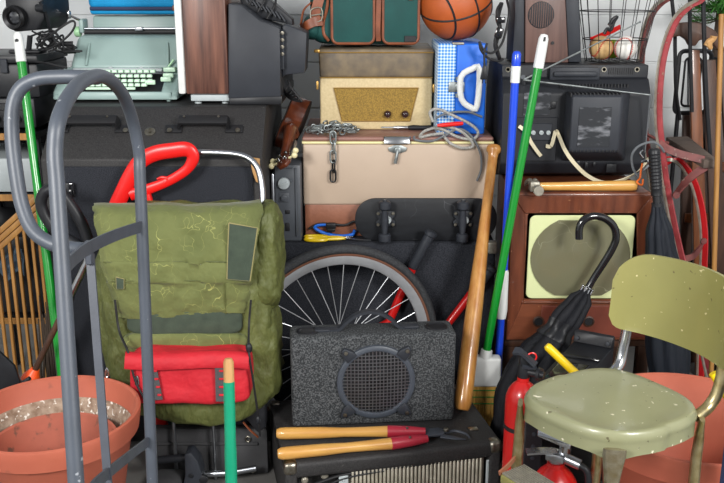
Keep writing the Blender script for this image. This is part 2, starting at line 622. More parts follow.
m_fin = mat('silver_fins', (196, 190, 174), .4, .2, col2=(164, 158, 142), ns=30, w=.2)
m_legchrome = mat('pitted_chrome', (176, 170, 150), .25, .8, col2=(140, 126, 92), ns=50, w=.2)
m_cord = mat('orange_cord', (232, 110, 30), .6)
m_straptan = mat('dusty_black_cloth', (52, 52, 54), .85, col2=(72, 72, 74), ns=9, w=.3, bump=.3, bs=200)
ZW, ZC, ZT, ZA, ZV, ZM = 1.153, .673, 1.035, .217, .89, 1.285


def PX(l, Y):
    return [pY(a, b, Y) for a, b in l]


def rrect(x0, x1, z0, z1, Y, r, n=5):
    out = []
    for cx, cz, a0 in ((x1 - r, z0 + r, -90), (x1 - r, z1 - r, 0), (x0 + r, z1 - r, 90), (x0 + r, z0 + r, 180)):
        for i in range(n + 1):
            a = math.radians(a0 + 90 * i / n)
            out.append(V((cx + r * math.cos(a), Y, cz + r * math.sin(a))))
    return out


# ------------------------------------------------------------ the room
o = solo('floor', MB().span((-2.4, -1.2, -.08), (2.4, 4.1, 0)), m_floor, None, None, kind='structure')
wb = MB().span((-2.4, 4.02, 0), (2.4, 4.12, 2.6))
for i in range(13):
    wb.span((-2.38, 4.012, .02 + i * .2), (2.38, 4.0195, .212 + i * .2), .002, 1)
solo('wall_back', wb, m_wall, None, None, kind='structure')
solo('wall_left', MB().span((-2.5, -1.2, 0), (-2.4, 4.12, 2.6)), m_wall, None, None, kind='structure')
solo('wall_right', MB().span((2.4, -1.2, 0), (2.5, 4.12, 2.6)), m_wall, None, None, kind='structure')

# ------------------------------------------------------------ angled speaker cabinet (left)
xl, xr = pY(40, 158, 2.85).x, pY(262, 158, 2.85).x
T = thing('speaker_cabinet', 'large black angled speaker cabinet with strap handles, under the mint typewriter', 'speaker cabinet', ((xl + xr) / 2, 3.1, 0))
side = [(2.85, 0.0), (2.85, 1.006), (2.858, 1.014), (3.022, ZW - .006), (3.034, ZW), (3.6, ZW), (3.6, 0)]
b = MB().prism([V((xl, y, z)) for y, z in side], V((xr - xl, 0, 0)), .006, 2)
part('cabinet_body', b, m_tolex, T)
b = MB().span((xl + .03, 2.838, .05), (xr - .03, 2.849, .985), .004, 1)
part('front_grille_cloth', b, m_carpet, T)
sl = (V((0, 3.022, ZW - .006)) - V((0, 2.858, 1.014))).normalized()
sn = V((0, -sl.z, sl.y))


def on_slope(px, py, off):
    d = ray(px, py)
    q = V((0, 2.858, 1.014))
    t = (q - CAM).dot(sn) / d.dot(sn)
    return CAM + d * t + sn * off


Rs = Matrix((V((1, 0, 0)), sl, sn)).transposed()
for hx0, hx1, mx0, mx1 in ((67, 119, 58, 128), (180, 229, 168, 240)):
    h = MB()
    p0, p1 = on_slope(hx0, 127, .034), on_slope(hx1, 127, .034)
    h.box((p0 + p1) / 2, ((p1 - p0).length, .036, .012), Rs, .004)
    for p, e in ((p0, mx0), (p1, mx1)):
        q = on_slope(e, 132, .005)
        s1 = V((p.x, p.y, p.z)) - sn * .034
        h.strap([p + V((.004 if e == mx0 else -.004, 0, 0)), (p + s1) / 2, s1 + sn * .003], .036, .008, sl, 1)
        h.box((s1 + q) / 2, (abs(q.x - s1.x) + .02, .034, .008), Rs, .003)
    hp = part('handle', h, m_black2, T)
    s = MB()
    for e in (mx0 + 2, mx1 - 2):
        s.lathe(on_slope(e, 132, .009), sn, [(.009, 0), (.008, .003), (0, .004)], 12)
    for e in (hx0 + 6, hx1 - 9):
        s.lathe(on_slope(e, 125, .0405), sn, [(.004, 0), (.004, .002)], 8)
    part_each('screw', s, m_nickel, T, hp)
b = MB().lathe(on_slope(150, 132, 0), sn, [(.018, 0), (.018, .003), (.013, .004), (.012, .002), (0, .002)], 20)
b.lathe(on_slope(150, 132, .003), sn, [(.005, 0), (.004, .003)], 8)
part('jack_plate', b, m_nickel, T, label='round nickel screw plate')
b = MB().box(pY(70, 190, 2.826), (.034, .012, .048), None, .004)
b.box(pY(70, 193, 2.818), (.018, .012, .02), None, .003)
part('latch_plate', b, m_gloss, T)
b = MB()
q = pY(254, 172, 2.846)
b.prism([q + V(p) for p in ((-.012, 0, .05), (.02, 0, .045), (.022, 0, -.04), (.006, 0, -.03), (-.004, 0, .0))], V((0, -.009, 0)), .002)
part('worn_corner', b, m_rawwood, T, label='torn corner showing bare board')

# ------------------------------------------------------------ typewriter
Y0 = 3.13
tx0, tx1 = pY(52, 100, Y0).x, -.638
tw = tx1 - tx0
T = thing('typewriter', 'mint green manual typewriter with pale keys on the black cabinet', 'typewriter', ((tx0 + tx1) / 2, Y0 + .15, ZW + .001))
zz = ZW + .001


def tp(u, y, z):
    return V((tx0 + u * tw, Y0 + y, zz + z))


b = MB()
b.hexa([tp(0, 0, .008), tp(1, 0, .008), tp(1, .32, .008), tp(0, .32, .008), tp(.01, .008, .03), tp(.99, .008, .03), tp(.99, .31, .05), tp(.01, .31, .05)], .008, 3)
for u0, u1 in ((0, .11), (.86, 1)):
    b.prism([tp(u0, .006, .01), tp(u0, .01, .036), tp(u0, .135, .105), tp(u0, .3, .105), tp(u0, .3, .01)], V(((u1 - u0) * tw, 0, 0)), .012, 3)
b.prism([tp(.05, .000, .012), tp(.05, .002, .034), tp(.05, .009, .037), tp(.05, .012, .012)], V((.9 * tw, 0, 0)), .005, 2)
for u in (.06, .9):
    b.span(tp(u, .02, 0), tp(u + .03, .05, .012), .002, 1)
base = part('base_shell', b, m_mint, T)
b = MB().prism([tp(.1, .013, .02), tp(.1, .013, .032), tp(.1, .14, .084), tp(.1, .14, .02)], V((.77 * tw, 0, 0)), 0)
part('key_well', b, m_black2, T)
hood = MB()
hood.hexa([tp(.055, .135, .098), tp(.985, .135, .098), tp(.985, .30, .098), tp(.055, .30, .098), tp(.105, .195, .214), tp(.965, .195, .214), tp(.965, .30, .220), tp(.105, .30, .220)], .02, 4)
hood.hexa([tp(.16, .285, .09), tp(.97, .285, .09), tp(.97, .325, .09), tp(.16, .325, .09), tp(.18, .29, .284), tp(.96, .29, .284), tp(.96, .32, .28), tp(.18, .32, .28)], .01, 2)
hd = part('hood', hood, m_mint, T)
b = MB()
f0, f1 = V((0, .135, .098)), V((0, .195, .208))
for ua, ub in ((.2, .215), (.875, .86)):
    a = tp(ua, .135 + .06 * .12, .098 + .11 * .12) + V((0, -.006, .003))
    c = tp(ub, .135 + .06 * .82, .098 + .11 * .82) + V((0, -.006, .003))
    b.tube([a, (a + c) / 2 + V((0, -.001, 0)), c], [.0035, .005, .0035], 8, 4)
part_each('hood_rib', b, m_mint, T, hd)
b = MB()
for u in (.4, .65):
    b.ball(tp(u, .134, .106), .007, 12, 8, (1.3, .6, .6))
part_each('hood_clip', b, m_whitegrey, T, hd)
b = MB().span(tp(.1, .118, .094), tp(.83, .136, .106), .002, 1)
part('paper_table_strip', b, m_whitegrey, T, label='pale grey label strip above the keys')
rows = [(.112, .093, 12, .15, .0), (.086, .079, 12, .135, 0), (.061, .065, 12, .15, 0), (.037, .053, 11, .165, 0)]
for y, z, n, u0, _ in rows:
    for i in range(n):
        kb = MB()
        c = tp(u0 + .052 * (i + .5) * (12 / 12.0) + .01, y, z + .004)
        kb.hexa([c + V((sx * .0098, sy * .0092, -.006)) for sx, sy in ((-1, -1), (1, -1), (1, 1), (-1, 1))] +
                [c + V((sx * .0082, sy * .0074, .005)) for sx, sy in ((-1, -1), (1, -1), (1, 1), (-1, 1))], .002, 2)
        part('key', kb, m_mintkey, T)
for (u, y, z, w, h) in ((.905, .1, .104, .042, .034), (.905, .066, .086, .036, .016), (.895, .044, .075, .036, .016), (.765, .047, .064, .036, .014), (.09, .066, .086, .034, .014), (.085, .044, .075, .03, .014)):
    kb = MB().box(tp(u, y, z), (w, h, .016), None, .003)
    part('key', kb, m_mintkey, T)
b = MB().box(tp(.46, .0195, .0455), (.4 * tw, .011, .01), None, .004)
part('space_bar', b, m_mintkey, T)
b = MB().tube([tp(.88, .125, .11), tp(.925, .13, .135)], .004, 8, 1)
part('lever', b, m_mintgreen, T)
b = MB().cyl(tp(.13, .258, .226), tp(.975, .258, .226), .015, 20)
part('platen', b, m_black2, T)
b = MB().cyl(tp(.14, .238, .238), tp(.97, .238, .238), .004, 10)
b.box(tp(.6, .235, .237), (.03, .014, .014), None, .003)
part('paper_bail', b, m_alu, T)
b = MB()
b.span(tp(.095, .235, .222), tp(.135, .3, .272), .006, 2)
b.span(tp(.955, .235, .222), tp(.985, .3, .272), .006, 2)
part_each('carriage_end', b, m_mint, T)
b = MB().cyl(tp(.045, .258, .226), tp(.094, .258, .226), .019, 20, 0, .004)
part('platen_knob', b, m_mintgreen, T)
b = MB().tube([tp(.13, .25, .262), tp(.09, .235, .272), tp(.04, .225, .285)], [.006, .005, .004], 8, 4)
b.box(tp(.035, .22, .288), (.012, .02, .03), None, .004)
part('return_lever', b, m_chrome, T)

# ------------------------------------------------------------ turquoise case on the typewriter
x0, x1 = pY(87, 10, 3.36).x, pY(181, 10, 3.36).x
zb = zz + .2865
T = thing('zipped_case', 'turquoise fabric zipped case lying on top of the typewriter', 'case', ((x0 + x1) / 2, 3.5, zb))
b = MB().span((x0, 3.37, zb + .02), (x1, 3.68, zb + .26), .022, 4)
part('case_body', b, m_teal, T)
b = MB().span((x0 + .004, 3.374, zb + .001), (x1 - .004, 3.676, zb + .022), .01, 3)
part('case_base', b, m_teal, T)
b = MB().tube([V((x0 + .01, 3.366, zb + .022)), V((x1 - .01, 3.366, zb + .022))], .0065, 8, 1)
part('zip', b, m_piping, T, label='dark blue zip')
b = MB().box((x1 - .02, 3.358, zb + .024), (.02, .008, .02), None, .003)
part('zip_pull', b, m_leather, T)

# ------------------------------------------------------------ wood-sided television (left)
Y0, Y1 = 3.06, 3.62
q = lambda a, b_, Y=Y0: pY(a, b_, Y)
zb = ZW + .001
T = thing('television', 'wood-grained television turned sideways beside the mint typewriter', 'television', (q(240, 100).x, 3.3, zb))
xw0, xw1 = q(184, 50).x, q(227, 50).x
b = MB().span((xw0, Y0, zb + .036), (xw1, Y1, zb + .5), .006)
part('wooden_side', b, m_woodtv, T, label='walnut veneered cabinet side')
b = MB().span((xw0 - .026, Y0 - .006, zb + .036), (xw0 - .001, Y1 + .006, zb + .505), .008)
bz = part('bezel', b, m_white, T, label='white front bezel')
b = MB().span((xw0 - .033, Y0 + .06, zb + .10), (xw0 - .027, Y1 - .06, zb + .44), .012)
part('screen', b, m_screen, T, bz)
out = PX([(228, 99), (281, 97), (280, 28), (259, 20), (241, 5), (228, 3)], Y0 + .006)
b = MB().prism(out, V((0, Y1 - Y0 - .012, 0)), .006, 2)
hs = part('rear_housing', b, m_crt, T)
out = PX([(229, 106), (282, 106), (282, 96), (229, 98)], Y0 + .004)
for p in out:
    p.z = max(p.z, zb)
b = MB().prism(out, V((0, Y1 - Y0 - .01, 0)), .004, 2)
part('lower_skirt', b, m_black, T)
out = PX([(282, 78), (286, 75), (305, 73), (307, 33), (286, 24), (282, 26)], Y0 + .05)
b = MB().prism(out, V((0, .15, 0)), .005, 2)
b.span(q(279, 70, Y0 + .03), q(284, 30, Y0 + .03) + V((0, .15, 0)), .003, 1)
part('tube_cover', b, m_crt, T)
b = MB()
for i in range(4):
    a = q(240 + i * 9, -2 + i * 7, Y0 + .1)
    b.tube([a, a + V((.03, .02, .06)), a + V((-.02, .1, .13))], .004, 6, 4)
for i in range(5):
    a = q(288 + i, 80 + 3 * i, Y0 + .08)
    b.tube([a, a + V((.01 + .006 * i, -.01, -.03)), a + V((-.008, .02, -.05 + .006 * i)), a + V((-.03, .05, -.01))], .004, 6, 4)
part_each('wiring', b, m_black2, T)
b = MB()
for i in range(4):
    b.lathe(q(282.5, 33 + i * 7, Y0 + .028), V((0, -1, 0)), [(.006, 0), (.006, .003), (0, .004)], 10)
part_each('bolt', b, m_nickel, T)
b = MB().span((xw0 + .01, Y0 + .02, zb + .010), (xw1 + .006, Y1 - .02, zb + .034), .004)
for x in (xw0 + .03, xw1 - .02):
    b.lathe((x, Y0 + .05, zb), (0, 0, 1), [(.012, 0), (.012, .011)], 12)
part('stand', b, m_whitegrey, T, label='pale grey base')

b = MB().prism(PX([(236, -10), (256, -10), (274, 3), (292, 19), (293, 27), (284, 23), (259, 18), (241, 3)], Y0 + .12), V((0, .09, 0)), .005, 2)
rh = part('rear_hood', b, m_crtdark, T)
b = MB()
for i in range(9):
    a = pY(246 + i * 4.6, -1 + i * 2.3, Y0 + .112)
    b.box(a, (.005, .02, .03), Matrix.Rotation(-.6, 3, 'Y'))
part_each('hood_rib', b, m_crt, T, rh)

# ------------------------------------------------------------ shelf at the far left with its contents
YS = 3.12
xs0, xs1 = pY(-60, 130, YS).x, pY(35, 130, YS).x
T = thing('shelving_unit', 'black shelving unit with plywood-edged boards at the far left', 'shelves', ((xs0 + xs1) / 2, 3.3, 0))
sz = [pY(20, 134, YS).z, pY(20, 195, YS).z, .36]
for z in sz:
    b = MB().span((xs0, YS, z - .019), (xs1, YS + .42, z), .001, 1)
    sb = part('shelf', b, m_black, T)
    b = MB().span((xs0, YS - .006, z - .021), (xs1, YS - .0005, z + .003), .001, 1)
    part('edge_strip', b, m_slat, T, sb, label='honey plywood edge')
for x in (xs0, xs1 - .022):
    for y in (YS + .03, YS + .39):
        b = MB().span((x, y, 0), (x + .02, y + .025, sz[0] - .02), .002, 1)
        part('post', b, m_black, T)
b = MB().span((xs0, YS + .43, .2), (xs1, YS + .436, sz[0] + .02), 0)
part('back_panel', b, m_black2, T)
# black receiver on the top board
z0 = sz[0] + .004
T = thing('stereo_receiver', 'black stereo receiver on the top board of the shelving unit', 'stereo', ((xs0 + xs1) / 2, 3.3, z0))
b = MB().span((xs0 + .02, YS + .03, z0 + .012), (xs1 - .004, YS + .38, z0 + .115), .006)
for x in (xs0 + .05, xs1 - .04):
    b.lathe((x, YS + .06, z0), (0, 0, 1), [(.015, 0), (.015, .014)], 12)
part('receiver_body', b, m_black, T)
for i in range(7):
    kx = xs1 - .03 - i * .036
    b = MB().cyl((kx, YS + .031, z0 + .045), (kx, YS + .012, z0 + .045), .012, 16, 0, .002)
    part('control_knob', b, m_crt, T)
b = MB().span((xs0 + .06, YS + .024, z0 + .075), (xs1 - .02, YS + .032, z0 + .1), .002, 1)
part('tuning_window', b, m_gloss, T)
# black crate box above
z1 = z0 + .116
T = thing('storage_case', 'matt black storage case on the stereo receiver, under tangled cables', 'case', ((xs0 + xs1) / 2, 3.3, z1))
zt = pY(20, 55, YS + .06).z
b = MB().span((xs0 + .02, YS + .05, z1), (xs1 + .012, YS + .38, zt - .03), .008)
part('case_body', b, m_black, T)
b = MB().span((xs0 + .016, YS + .046, zt - .028), (xs1 + .016, YS + .384, zt), .006)
part('case_lid', b, m_black, T)
b = MB()
for i in range(3):
    x = xs1 - .03 - i * .07
    b.span((x - .012, YS + .036, zt - .06), (x + .012, YS + .047, zt - .012), .002, 1)
part_each('latch', b, m_crt, T)
# small shelf items
z2 = sz[1] + .004
T = thing('metal_drawer_box', 'pale grey metal box on the middle board of the shelving unit', 'box', ((xs0 + xs1) / 2, 3.3, z2))
b = MB().span((xs0 + .03, YS + .03, z2), (xs1 - .03, YS + .36, pY(20, 159, YS + .02).z), .004)
part('box_body', b, m_whitegrey, T)
b = MB().lathe((pY(9, 170, YS + .03).x, YS + .03, pY(9, 170, YS + .03).z), (0, -1, 0), [(.004, 0), (.003, .003), (0, .004)], 10)
part('rivet', b, m_black, T)
z3 = .364
T = thing('black_bin', 'black bin on the lowest board of the shelving unit behind wooden slats', 'bin', ((xs0 + xs1) / 2, 3.3, z3))
b = MB().span((xs0 + .03, YS + .04, z3), (xs1 - .03, YS + .36, z3 + .30), .012)
part('bin_body', b, m_black2, T)
b = MB().span((xs0 + .025, YS + .03, z3 + .302), (xs1 - .025, YS + .37, z3 + .33), .006)
part('bin_lid', b, m_black, T)

# stage lamp
YL = 3.2
c = pY(17, 17, YL)
T = thing('stage_lamp', 'dark metal stage lamp with round lens atop the storage case', 'lamp', (c.x + .02, YL + .06, zt + .001))
out = PX([(4, -8), (6, 24), (14, 32), (38, 30), (44, 18), (42, -8)], YL)
b = MB().prism(out, V((.03, .2, .0)), .008, 2)
part('lamp_housing', b, m_black, T)
ax = V((-.25, -1, -.12)).normalized()
out = [(.040, 0), (.042, .018), (.036, .026), (.025, .02), (.024, .004)]
b = MB().lathe(c + V((0, -.008, 0)), ax, out, 28)
part('lens_ring', b, m_wire, T)
b = MB().lathe(c + V((0, -.006, 0)), ax, [(.024, .003), (.02, .01), (.01, .014), (0, .016)], 24)
part('lens', b, m_tape, T)
e = pY(40, 8, YL - .02)
b = MB().tube([e + V((0, .01, .02)), e + V((.012, .03, -.03)), V((e.x + .0, YL + .06, zt + .03)), V((e.x - .05, YL + .07, zt + .009))], .007, 8, 5)
b.cyl(e + V((-.01, 0, .0)), e + V((.02, -.01, .0)), .013, 14)
b.span((c.x - .06, YL + .045, zt + .001), (c.x + .05, YL + .13, zt + .012), .003, 1)
b.tube([V((c.x, YL + .08, zt + .01)), V((c.x + .01, YL + .08, zt + .06))], .01, 8, 1)
part('bracket', b, m_black, T)

# cable tangle on the storage case
rnd = random.Random(5)
cb = MB()
for k in range(10):
    pts = []
    x, y = pY(40 + rnd.random() * 8, 50, 3.2).x + .045, 3.175 + rnd.random() * .04
    for i in range(7):
        pts.append(V((x + (i - 3) * .022 + rnd.uniform(-.02, .02), y + rnd.uniform(-.015, .015), zt + .006 + .004 * k + (.05 * rnd.random() if i < 4 else 0))))
    cb.tube(pts, .0036, 6, 6)
cb.tube([pY(38, 46, 3.18), pY(48, 38, 3.12), pY(60, 28, 3.10), pY(72, 21, 3.10), pY(75, 25, 3.10), pY(70, 34, 3.10), pY(58, 44, 3.10), pY(46, 50, 3.14)], .004, 6, 6)
cb.tube([pY(42, 46, 3.15), pY(46, 36, 3.14), pY(52, 34, 3.13), pY(56, 48, 3.14), pY(48, 52, 3.13)], .004, 6, 6)
cb.tube([pY(24, 60, 3.14), pY(40, 62, 3.13), pY(58, 66, 3.125), pY(67, 68, 3.12)], .004, 6, 6)
solo('cable_tangle', cb, m_black2, 'tangle of thin black cables beside the mint typewriter', 'cables')

# ------------------------------------------------------------ wooden slatted gate
YG = 2.98
T = thing('slatted_gate', 'honey wooden slatted gate with a sloping top rail, far left', 'gate', (pY(10, 240, YG).x, YG, 0))
a, c = pY(-40, 275, YG), pY(37, 206, YG)
d = (c - a)
b = MB()
for i in range(3):
    off = V((0, .004 * (i - 1), -.026 * (i - 1)))
    b.prism([a + off + V((0, -.012, .012)), c + off + V((0, -.012, .012)), c + off + V((0, -.012, -.0125)), a + off + V((0, -.012, -.0125))], V((0, .03, 0)), .003, 2)
part('top_rail', b, m_slat, T)
for x in (-24, -15, -7, 1, 9, 17, 25, 32.5, 39.5):
    p = pY(x, 240, YG)
    t = min(1, (p.x - a.x) / (c.x - a.x))
    zt2 = a.z + (c.z - a.z) * t - .03
    b = MB().span((p.x - .0052, YG - .006, .06), (p.x + .0052, YG + .008, zt2), .002, 1)
    part('slat', b, m_slat, T)
b = MB().span((a.x, YG - .012, 0), (pY(40, 240, YG).x + .01, YG + .014, .062), .003, 1)
part('bottom_rail', b, m_slat, T)
# cloth hung behind slats
rr = []
for i in range(8):
    rr.append([V((pY(-2 + 24 * j / 7, 250, 3.04).x, 3.04 + .012 * math.sin(j * 1.7 + i), pY(0, 250 + 26 * i / 7 + 5 * math.sin(j * .9), 3.04).z)) for j in range(8)])
cl = MB().sheet(rr, .004)
solo('hanging_rag', cl, m_ragblue, 'blue grey cloth rag hanging behind the wooden slats', 'rag')
# dry twigs
tb = MB()
rnd = random.Random(3)
for k in range(16):
    bx = pY(46, 360, 2.93)
    p0 = V((bx.x + rnd.uniform(-.02, .02), 2.92 + rnd.uniform(-.02, .02), .001))
    p1 = pY(44 + rnd.uniform(-6, 6), 290 + rnd.uniform(0, 40), 2.92)
    tb.tube([p0, (p0 + p1) / 2 + V((rnd.uniform(-.02, .02), 0, 0)), p1], [.005, .004, .002], 6, 4)
solo('twig_bundle', tb, m_twig, 'thin bundle of dark dry twigs behind the green broom pole', 'twigs')

# ------------------------------------------------------------ green pole with white cap (left)
a, c = pY(18, 36, 2.99), pY(61.5, 372, 2.72)
T = thing('broom_pole', 'green broom pole with white hanging cap, leaning at far left', 'pole', V((c.x, 2.6, 0)))
d = (c - a).normalized()
bot = a + d * ((a.z - .004) / -d.z)
T.location = bot
k1 = a + d * .083
b = MB().tube([k1, bot], .0145, 16, 1)
part('pole', b, m_greenpole, T)
b = MB().lathe(a, d, [(0, -.014), (.008, -.012), (.0135, -.004), (.0155, .006), (.0165, .083), (.0145, .085)], 18)
cp = part('hanging_cap', b, m_white, T, label='white plastic cap')
b = MB().lathe(a + d * .014 + V((0, -.0135, 0)), V((0, -1, 0)), [(.0065, 0), (.006, .0035), (0, .0035)], 12)
part('hanging_hole', b, m_black2, T, cp)

# ------------------------------------------------------------ string trimmer with bent black handle
YT = 2.66
top, low = pY(87, 262, YT), pY(33, 374, YT)
T = thing('garden_trimmer', 'garden tool with bent black handle, chrome shaft and orange collar behind the hand truck', 'garden tool', (low.x, YT, 0))
b = MB().tube([pY(90, 246, YT), pY(82, 224, YT), pY(70, 204, YT), pY(58, 190, YT), pY(46, 191, YT), pY(41, 203, YT), pY(47, 219, YT), pY(60, 234, YT), pY(80, 246, YT)], .0175, 14, 8)
part('grip_handle', b, m_black, T)
mid = top.lerp(low, .30)
b = MB().tube([pY(91, 248, YT), top, mid], [.013, .011, .011], 12, 1)
b.tube([mid, mid + (mid - top).normalized() * .012], .015, 12, 1)
part('upper_shaft', b, m_chrome, T)
b = MB().tube([mid, low], .010, 12, 1)
part('lower_shaft', b, m_brownwood, T)
d = (low - top).normalized()
b = MB().lathe(low - d * .02, d, [(.013, 0), (.022, .02), (.028, .03), (.03, .045), (.02, .05)], 18)
part('collar', b, m_orange, T, label='orange collar')
b = MB().tube([low + d * .02, V((low.x - .09, YT - .01, .02))], .013, 10, 1)
b.lathe((low.x - .09, YT - .01, 0), (0, 0, 1), [(.05, 0), (.05, .02), (.02, .04)], 18)
part('cutting_head', b, m_black, T)
b = MB().prism(PX([(-14, 340), (14, 366), (20, 383), (-4, 402), (-30, 420)], 2.58), V((0, .012, 0)), .002)
b.tube([pY(10, 392, 2.585), pY(30, 378, 2.59)], .007, 8, 1)
b.span((pY(-30, 420, 2.58).x, 2.57, 0), (pY(-14, 420, 2.58).x, 2.60, pY(-20, 400, 2.58).z), .003)
solo('dustpan', b, m_black, 'flat black dustpan propped at the left edge behind the terracotta pot', 'dustpan')

# ------------------------------------------------------------ hand truck
T = thing('hand_truck', 'grey tubular hand truck with looped handles in the left foreground', 'hand truck', (-.43, 1.2, 0))
fr = pD(54.5, 150, 1.25)
fb = pD(76, 483, 1.24)
d = (fb - fr).normalized()
f0 = fr + d * ((fr.z - .12) / -d.z)
rr_ = pD(139, 150, 1.70)
rb = pD(152.5, 483, 1.80)
d2 = (rb - rr_).normalized()
r0 = rr_ + d2 * ((rr_.z - .12) / -d2.z)
arch = [pD(54.8, 152, 1.25), pD(58, 122, 1.255), pD(68, 98, 1.30), pD(81, 82.5, 1.37), pD(98, 76, 1.45), pD(112.5, 82, 1.53), pD(124.5, 98, 1.61), pD(133, 122, 1.67), pD(139, 152, 1.70)]
pts = [f0.lerp(arch[0], k_) for k_ in (0, .5, .8, .93, .97)] + arch + [arch[-1].lerp(r0, k_) for k_ in (.03, .07, .2, .5, 1)]
b = MB().tube(pts, .0113, 18, 8)
part('main_frame', b, m_steelgrey, T)
hl = [pD(98, 77.5, 1.455), pD(80, 77, 1.47), pD(60, 77, 1.475), pD(38, 79, 1.48), pD(21, 88, 1.48), pD(13, 106, 1.48), pD(12, 135, 1.48), pD(16, 172, 1.48), pD(22, 205, 1.48), pD(32, 229, 1.48), pD(48, 242, 1.48), pD(68, 248, 1.48), pD(92, 250, 1.487)]
b = MB().tube(hl, .0119, 18, 8)
part('side_handle', b, m_steelgrey, T)
b = MB().strap([pD(60, 274, 1.245), pD(75, 258, 1.36), pD(92, 246, 1.485), pD(116, 235, 1.61), pD(143, 226, 1.72)], .021, .004, V((0, 0, 1)), 6)
b.span(pD(89, 260, 1.48) - V((.006, .003, .008)), pD(89, 245, 1.48) + V((.006, .003, .008)), .002, 1)
part('upper_crossbar', b, m_steeldark, T)
b = MB().strap([pD(80, 508, 1.24), pD(92, 488, 1.36), pD(107, 474, 1.49), pD(128, 457, 1.65), pD(150, 440, 1.79)], .019, .004, V((0, 0, 1)), 6)
part('lower_crossbar', b, m_steeldark, T)
c0, c1 = pD(90, 254, 1.49), pD(108, 483, 1.50)
d3 = (c1 - c0).normalized()
b = MB().strap([c0, c0.lerp(c1, .5), c0 + d3 * ((c0.z - .12) / -d3.z)], .0135, .005, V((1, 0, 0)), 1)
part('centre_bar', b, m_steeldark, T)
m = (f0 + r0) / 2
b = MB().span((m.x - .008, f0.y - .02, .1), (m.x + .02, r0.y + .02, .125), .003, 1)
b.span((m.x + .0, f0.y - .02, .002), (m.x + .012, r0.y + .02, .1), .002, 1)
b.span((m.x + .002, f0.y - .01, .001), (m.x + .2, r0.y + .01, .006), .001, 1)
part('toe_plate', b, m_steeldark, T)
b = MB().cyl((m.x - .05, f0.y - .05, .1), (m.x - .05, r0.y + .05, .1), .008, 12)
b.span((m.x - .06, f0.y, .09), (m.x, f0.y + .01, .12))
b.span((m.x - .06, r0.y - .01, .09), (m.x, r0.y, .12))
part('axle', b, m_steeldark, T)
for y in (f0.y - .06, r0.y + .02):
    b = MB().lathe((m.x - .05, y, .1), (0, 1, 0), [(.03, 0), (.07, .0), (.09, .005), (.1, .015), (.1, .03), (.09, .04), (.03, .04)], 26)
    part('wheel', b, m_tyre, T)


# ------------------------------------------------------------ pots
def pot(c, R, h, name, label, mt, inner=None):
    T = thing(name, label, 'plant pot', (c[0], c[1], c[2]), 'terracotta plant pots')
    rb_ = .062 * R / .23
    prof = [(0, 0), (R * .62, 0), (R * .64, .006), (R * .885, h - rb_ - .004), (R * .9, h - rb_), (R * .965, h - rb_ + .002), (R * .985, h - rb_ * .5), (R, h - .008), (R * .995, h - .002), (R * .97, h), (R * .94, h - .004),
            (R * .90, h - rb_ + .004), (R * .855, h - rb_ - .02)]
    b = MB().lathe(c, (0, 0, 1), prof + [(R * .67, h * .31)], 64)
    part('pot_wall', b, mt, T)
    b = MB().lathe(V(c) + V((0, 0, 0)), (0, 0, 1), [(0, h * .29), (R * .65, h * .29), (R * .665, h * .305), (R * .63, h * .32), (0, h * .314)], 48)
    part('soil_crust', b, m_soil, T)
    return T


pc = V((-.86, 2.27, 0))
T = pot(pc, .240, .412, 'plant_pot', 'large terracotta plant pot in the left corner, smaller pot nested inside', m_terra)
b = MB().lathe(pc, (0, 0, 1), [(.1885, .262), (.2030, .327), (.2132, .349), (.2143, .349), (.2044, .327), (.190, .262)], 64, 0, None, True)
part('scale_ring', b, m_scale, T, label='white limescale ring')
ic = pc + V((.004, -.022, .140))
T = thing('plant_pot', 'smaller terracotta pot nested inside the large pot, left corner', 'plant pot', ic, 'terracotta plant pots')
r2, h2 = .174, .192
b = MB().lathe(ic, (0, 0, 1), [(0, .0), (r2 * .74, .0), (r2 * .92, h2 - .03), (r2 * .985, h2 - .03), (r2, h2 - .004), (r2 * .985, h2), (r2 * .95, h2 - .004), (r2 * .9, h2 - .04), (r2 * .72, .02), (0, .018)], 56)
part('pot_wall', b, m_terrain, T)
pc2 = V((.888, 2.215, 0))
T = pot(pc2, .275, .43, 'plant_pot', 'large empty terracotta pot behind the olive step stool', m_terra)
T.name = 'plant_pot'

# ------------------------------------------------------------ green-taped stick
a = pD(228.5, 362, 2.02)
T = thing('taped_stick', 'green taped stick with bare wooden tip in front of backpack', 'stick', (a.x, a.y - .1, 0))
bt = V((a.x + .004, a.y - .12, .002))
d = (bt - a).normalized()
k1 = a + d * .045
b = MB().tube([k1, a.lerp(bt, .25), a.lerp(bt, .28), bt], [.0128, .0128, .0138, .0128], 14, 1)
part('tape_wrap', b, m_tealtape, T)
b = MB().lathe(a, d, [(0, -.01), (.008, -.008), (.0118, 0), (.0122, .045)], 16)
part('wooden_tip', b, m_rawwood, T, label='bare wooden tip')

# ------------------------------------------------------------ red loop handle
YR = 2.775
T = thing('leaf_blower', 'red plastic loop handle with trigger rising behind the olive backpack', 'power tool', (pY(115, 300, YR).x, YR, 0))
b = MB()
b.tube(PX([(112, 216), (121, 196), (131, 175), (141, 161), (155, 153.5), (172, 150.5), (187, 149.5), (193, 157), (188, 168), (176, 177), (162, 184), (147, 189.5), (130, 195)], YR),
       [.025, .025, .024, .024, .0245, .024, .0235, .020, .016, .0155, .0155, .017, .019], 16, 8, False, 0, .5, V((0, 1, 0)))
part('loop_handle', b, m_red, T)
b = MB().tube(PX([(165, 183), (168, 179), (162, 177.5), (157, 179)], YR - .002), [.007, .006, .005, .003], 8, 5)
part('trigger', b, m_red, T)
b = MB().tube(PX([(147, 194), (149, 202), (149, 212)], YR), [.013, .014, .014], 12, 3)
part('stub', b, m_red, T)
pl, pr_ = pY(129, 212, YR), pY(154, 212, YR)
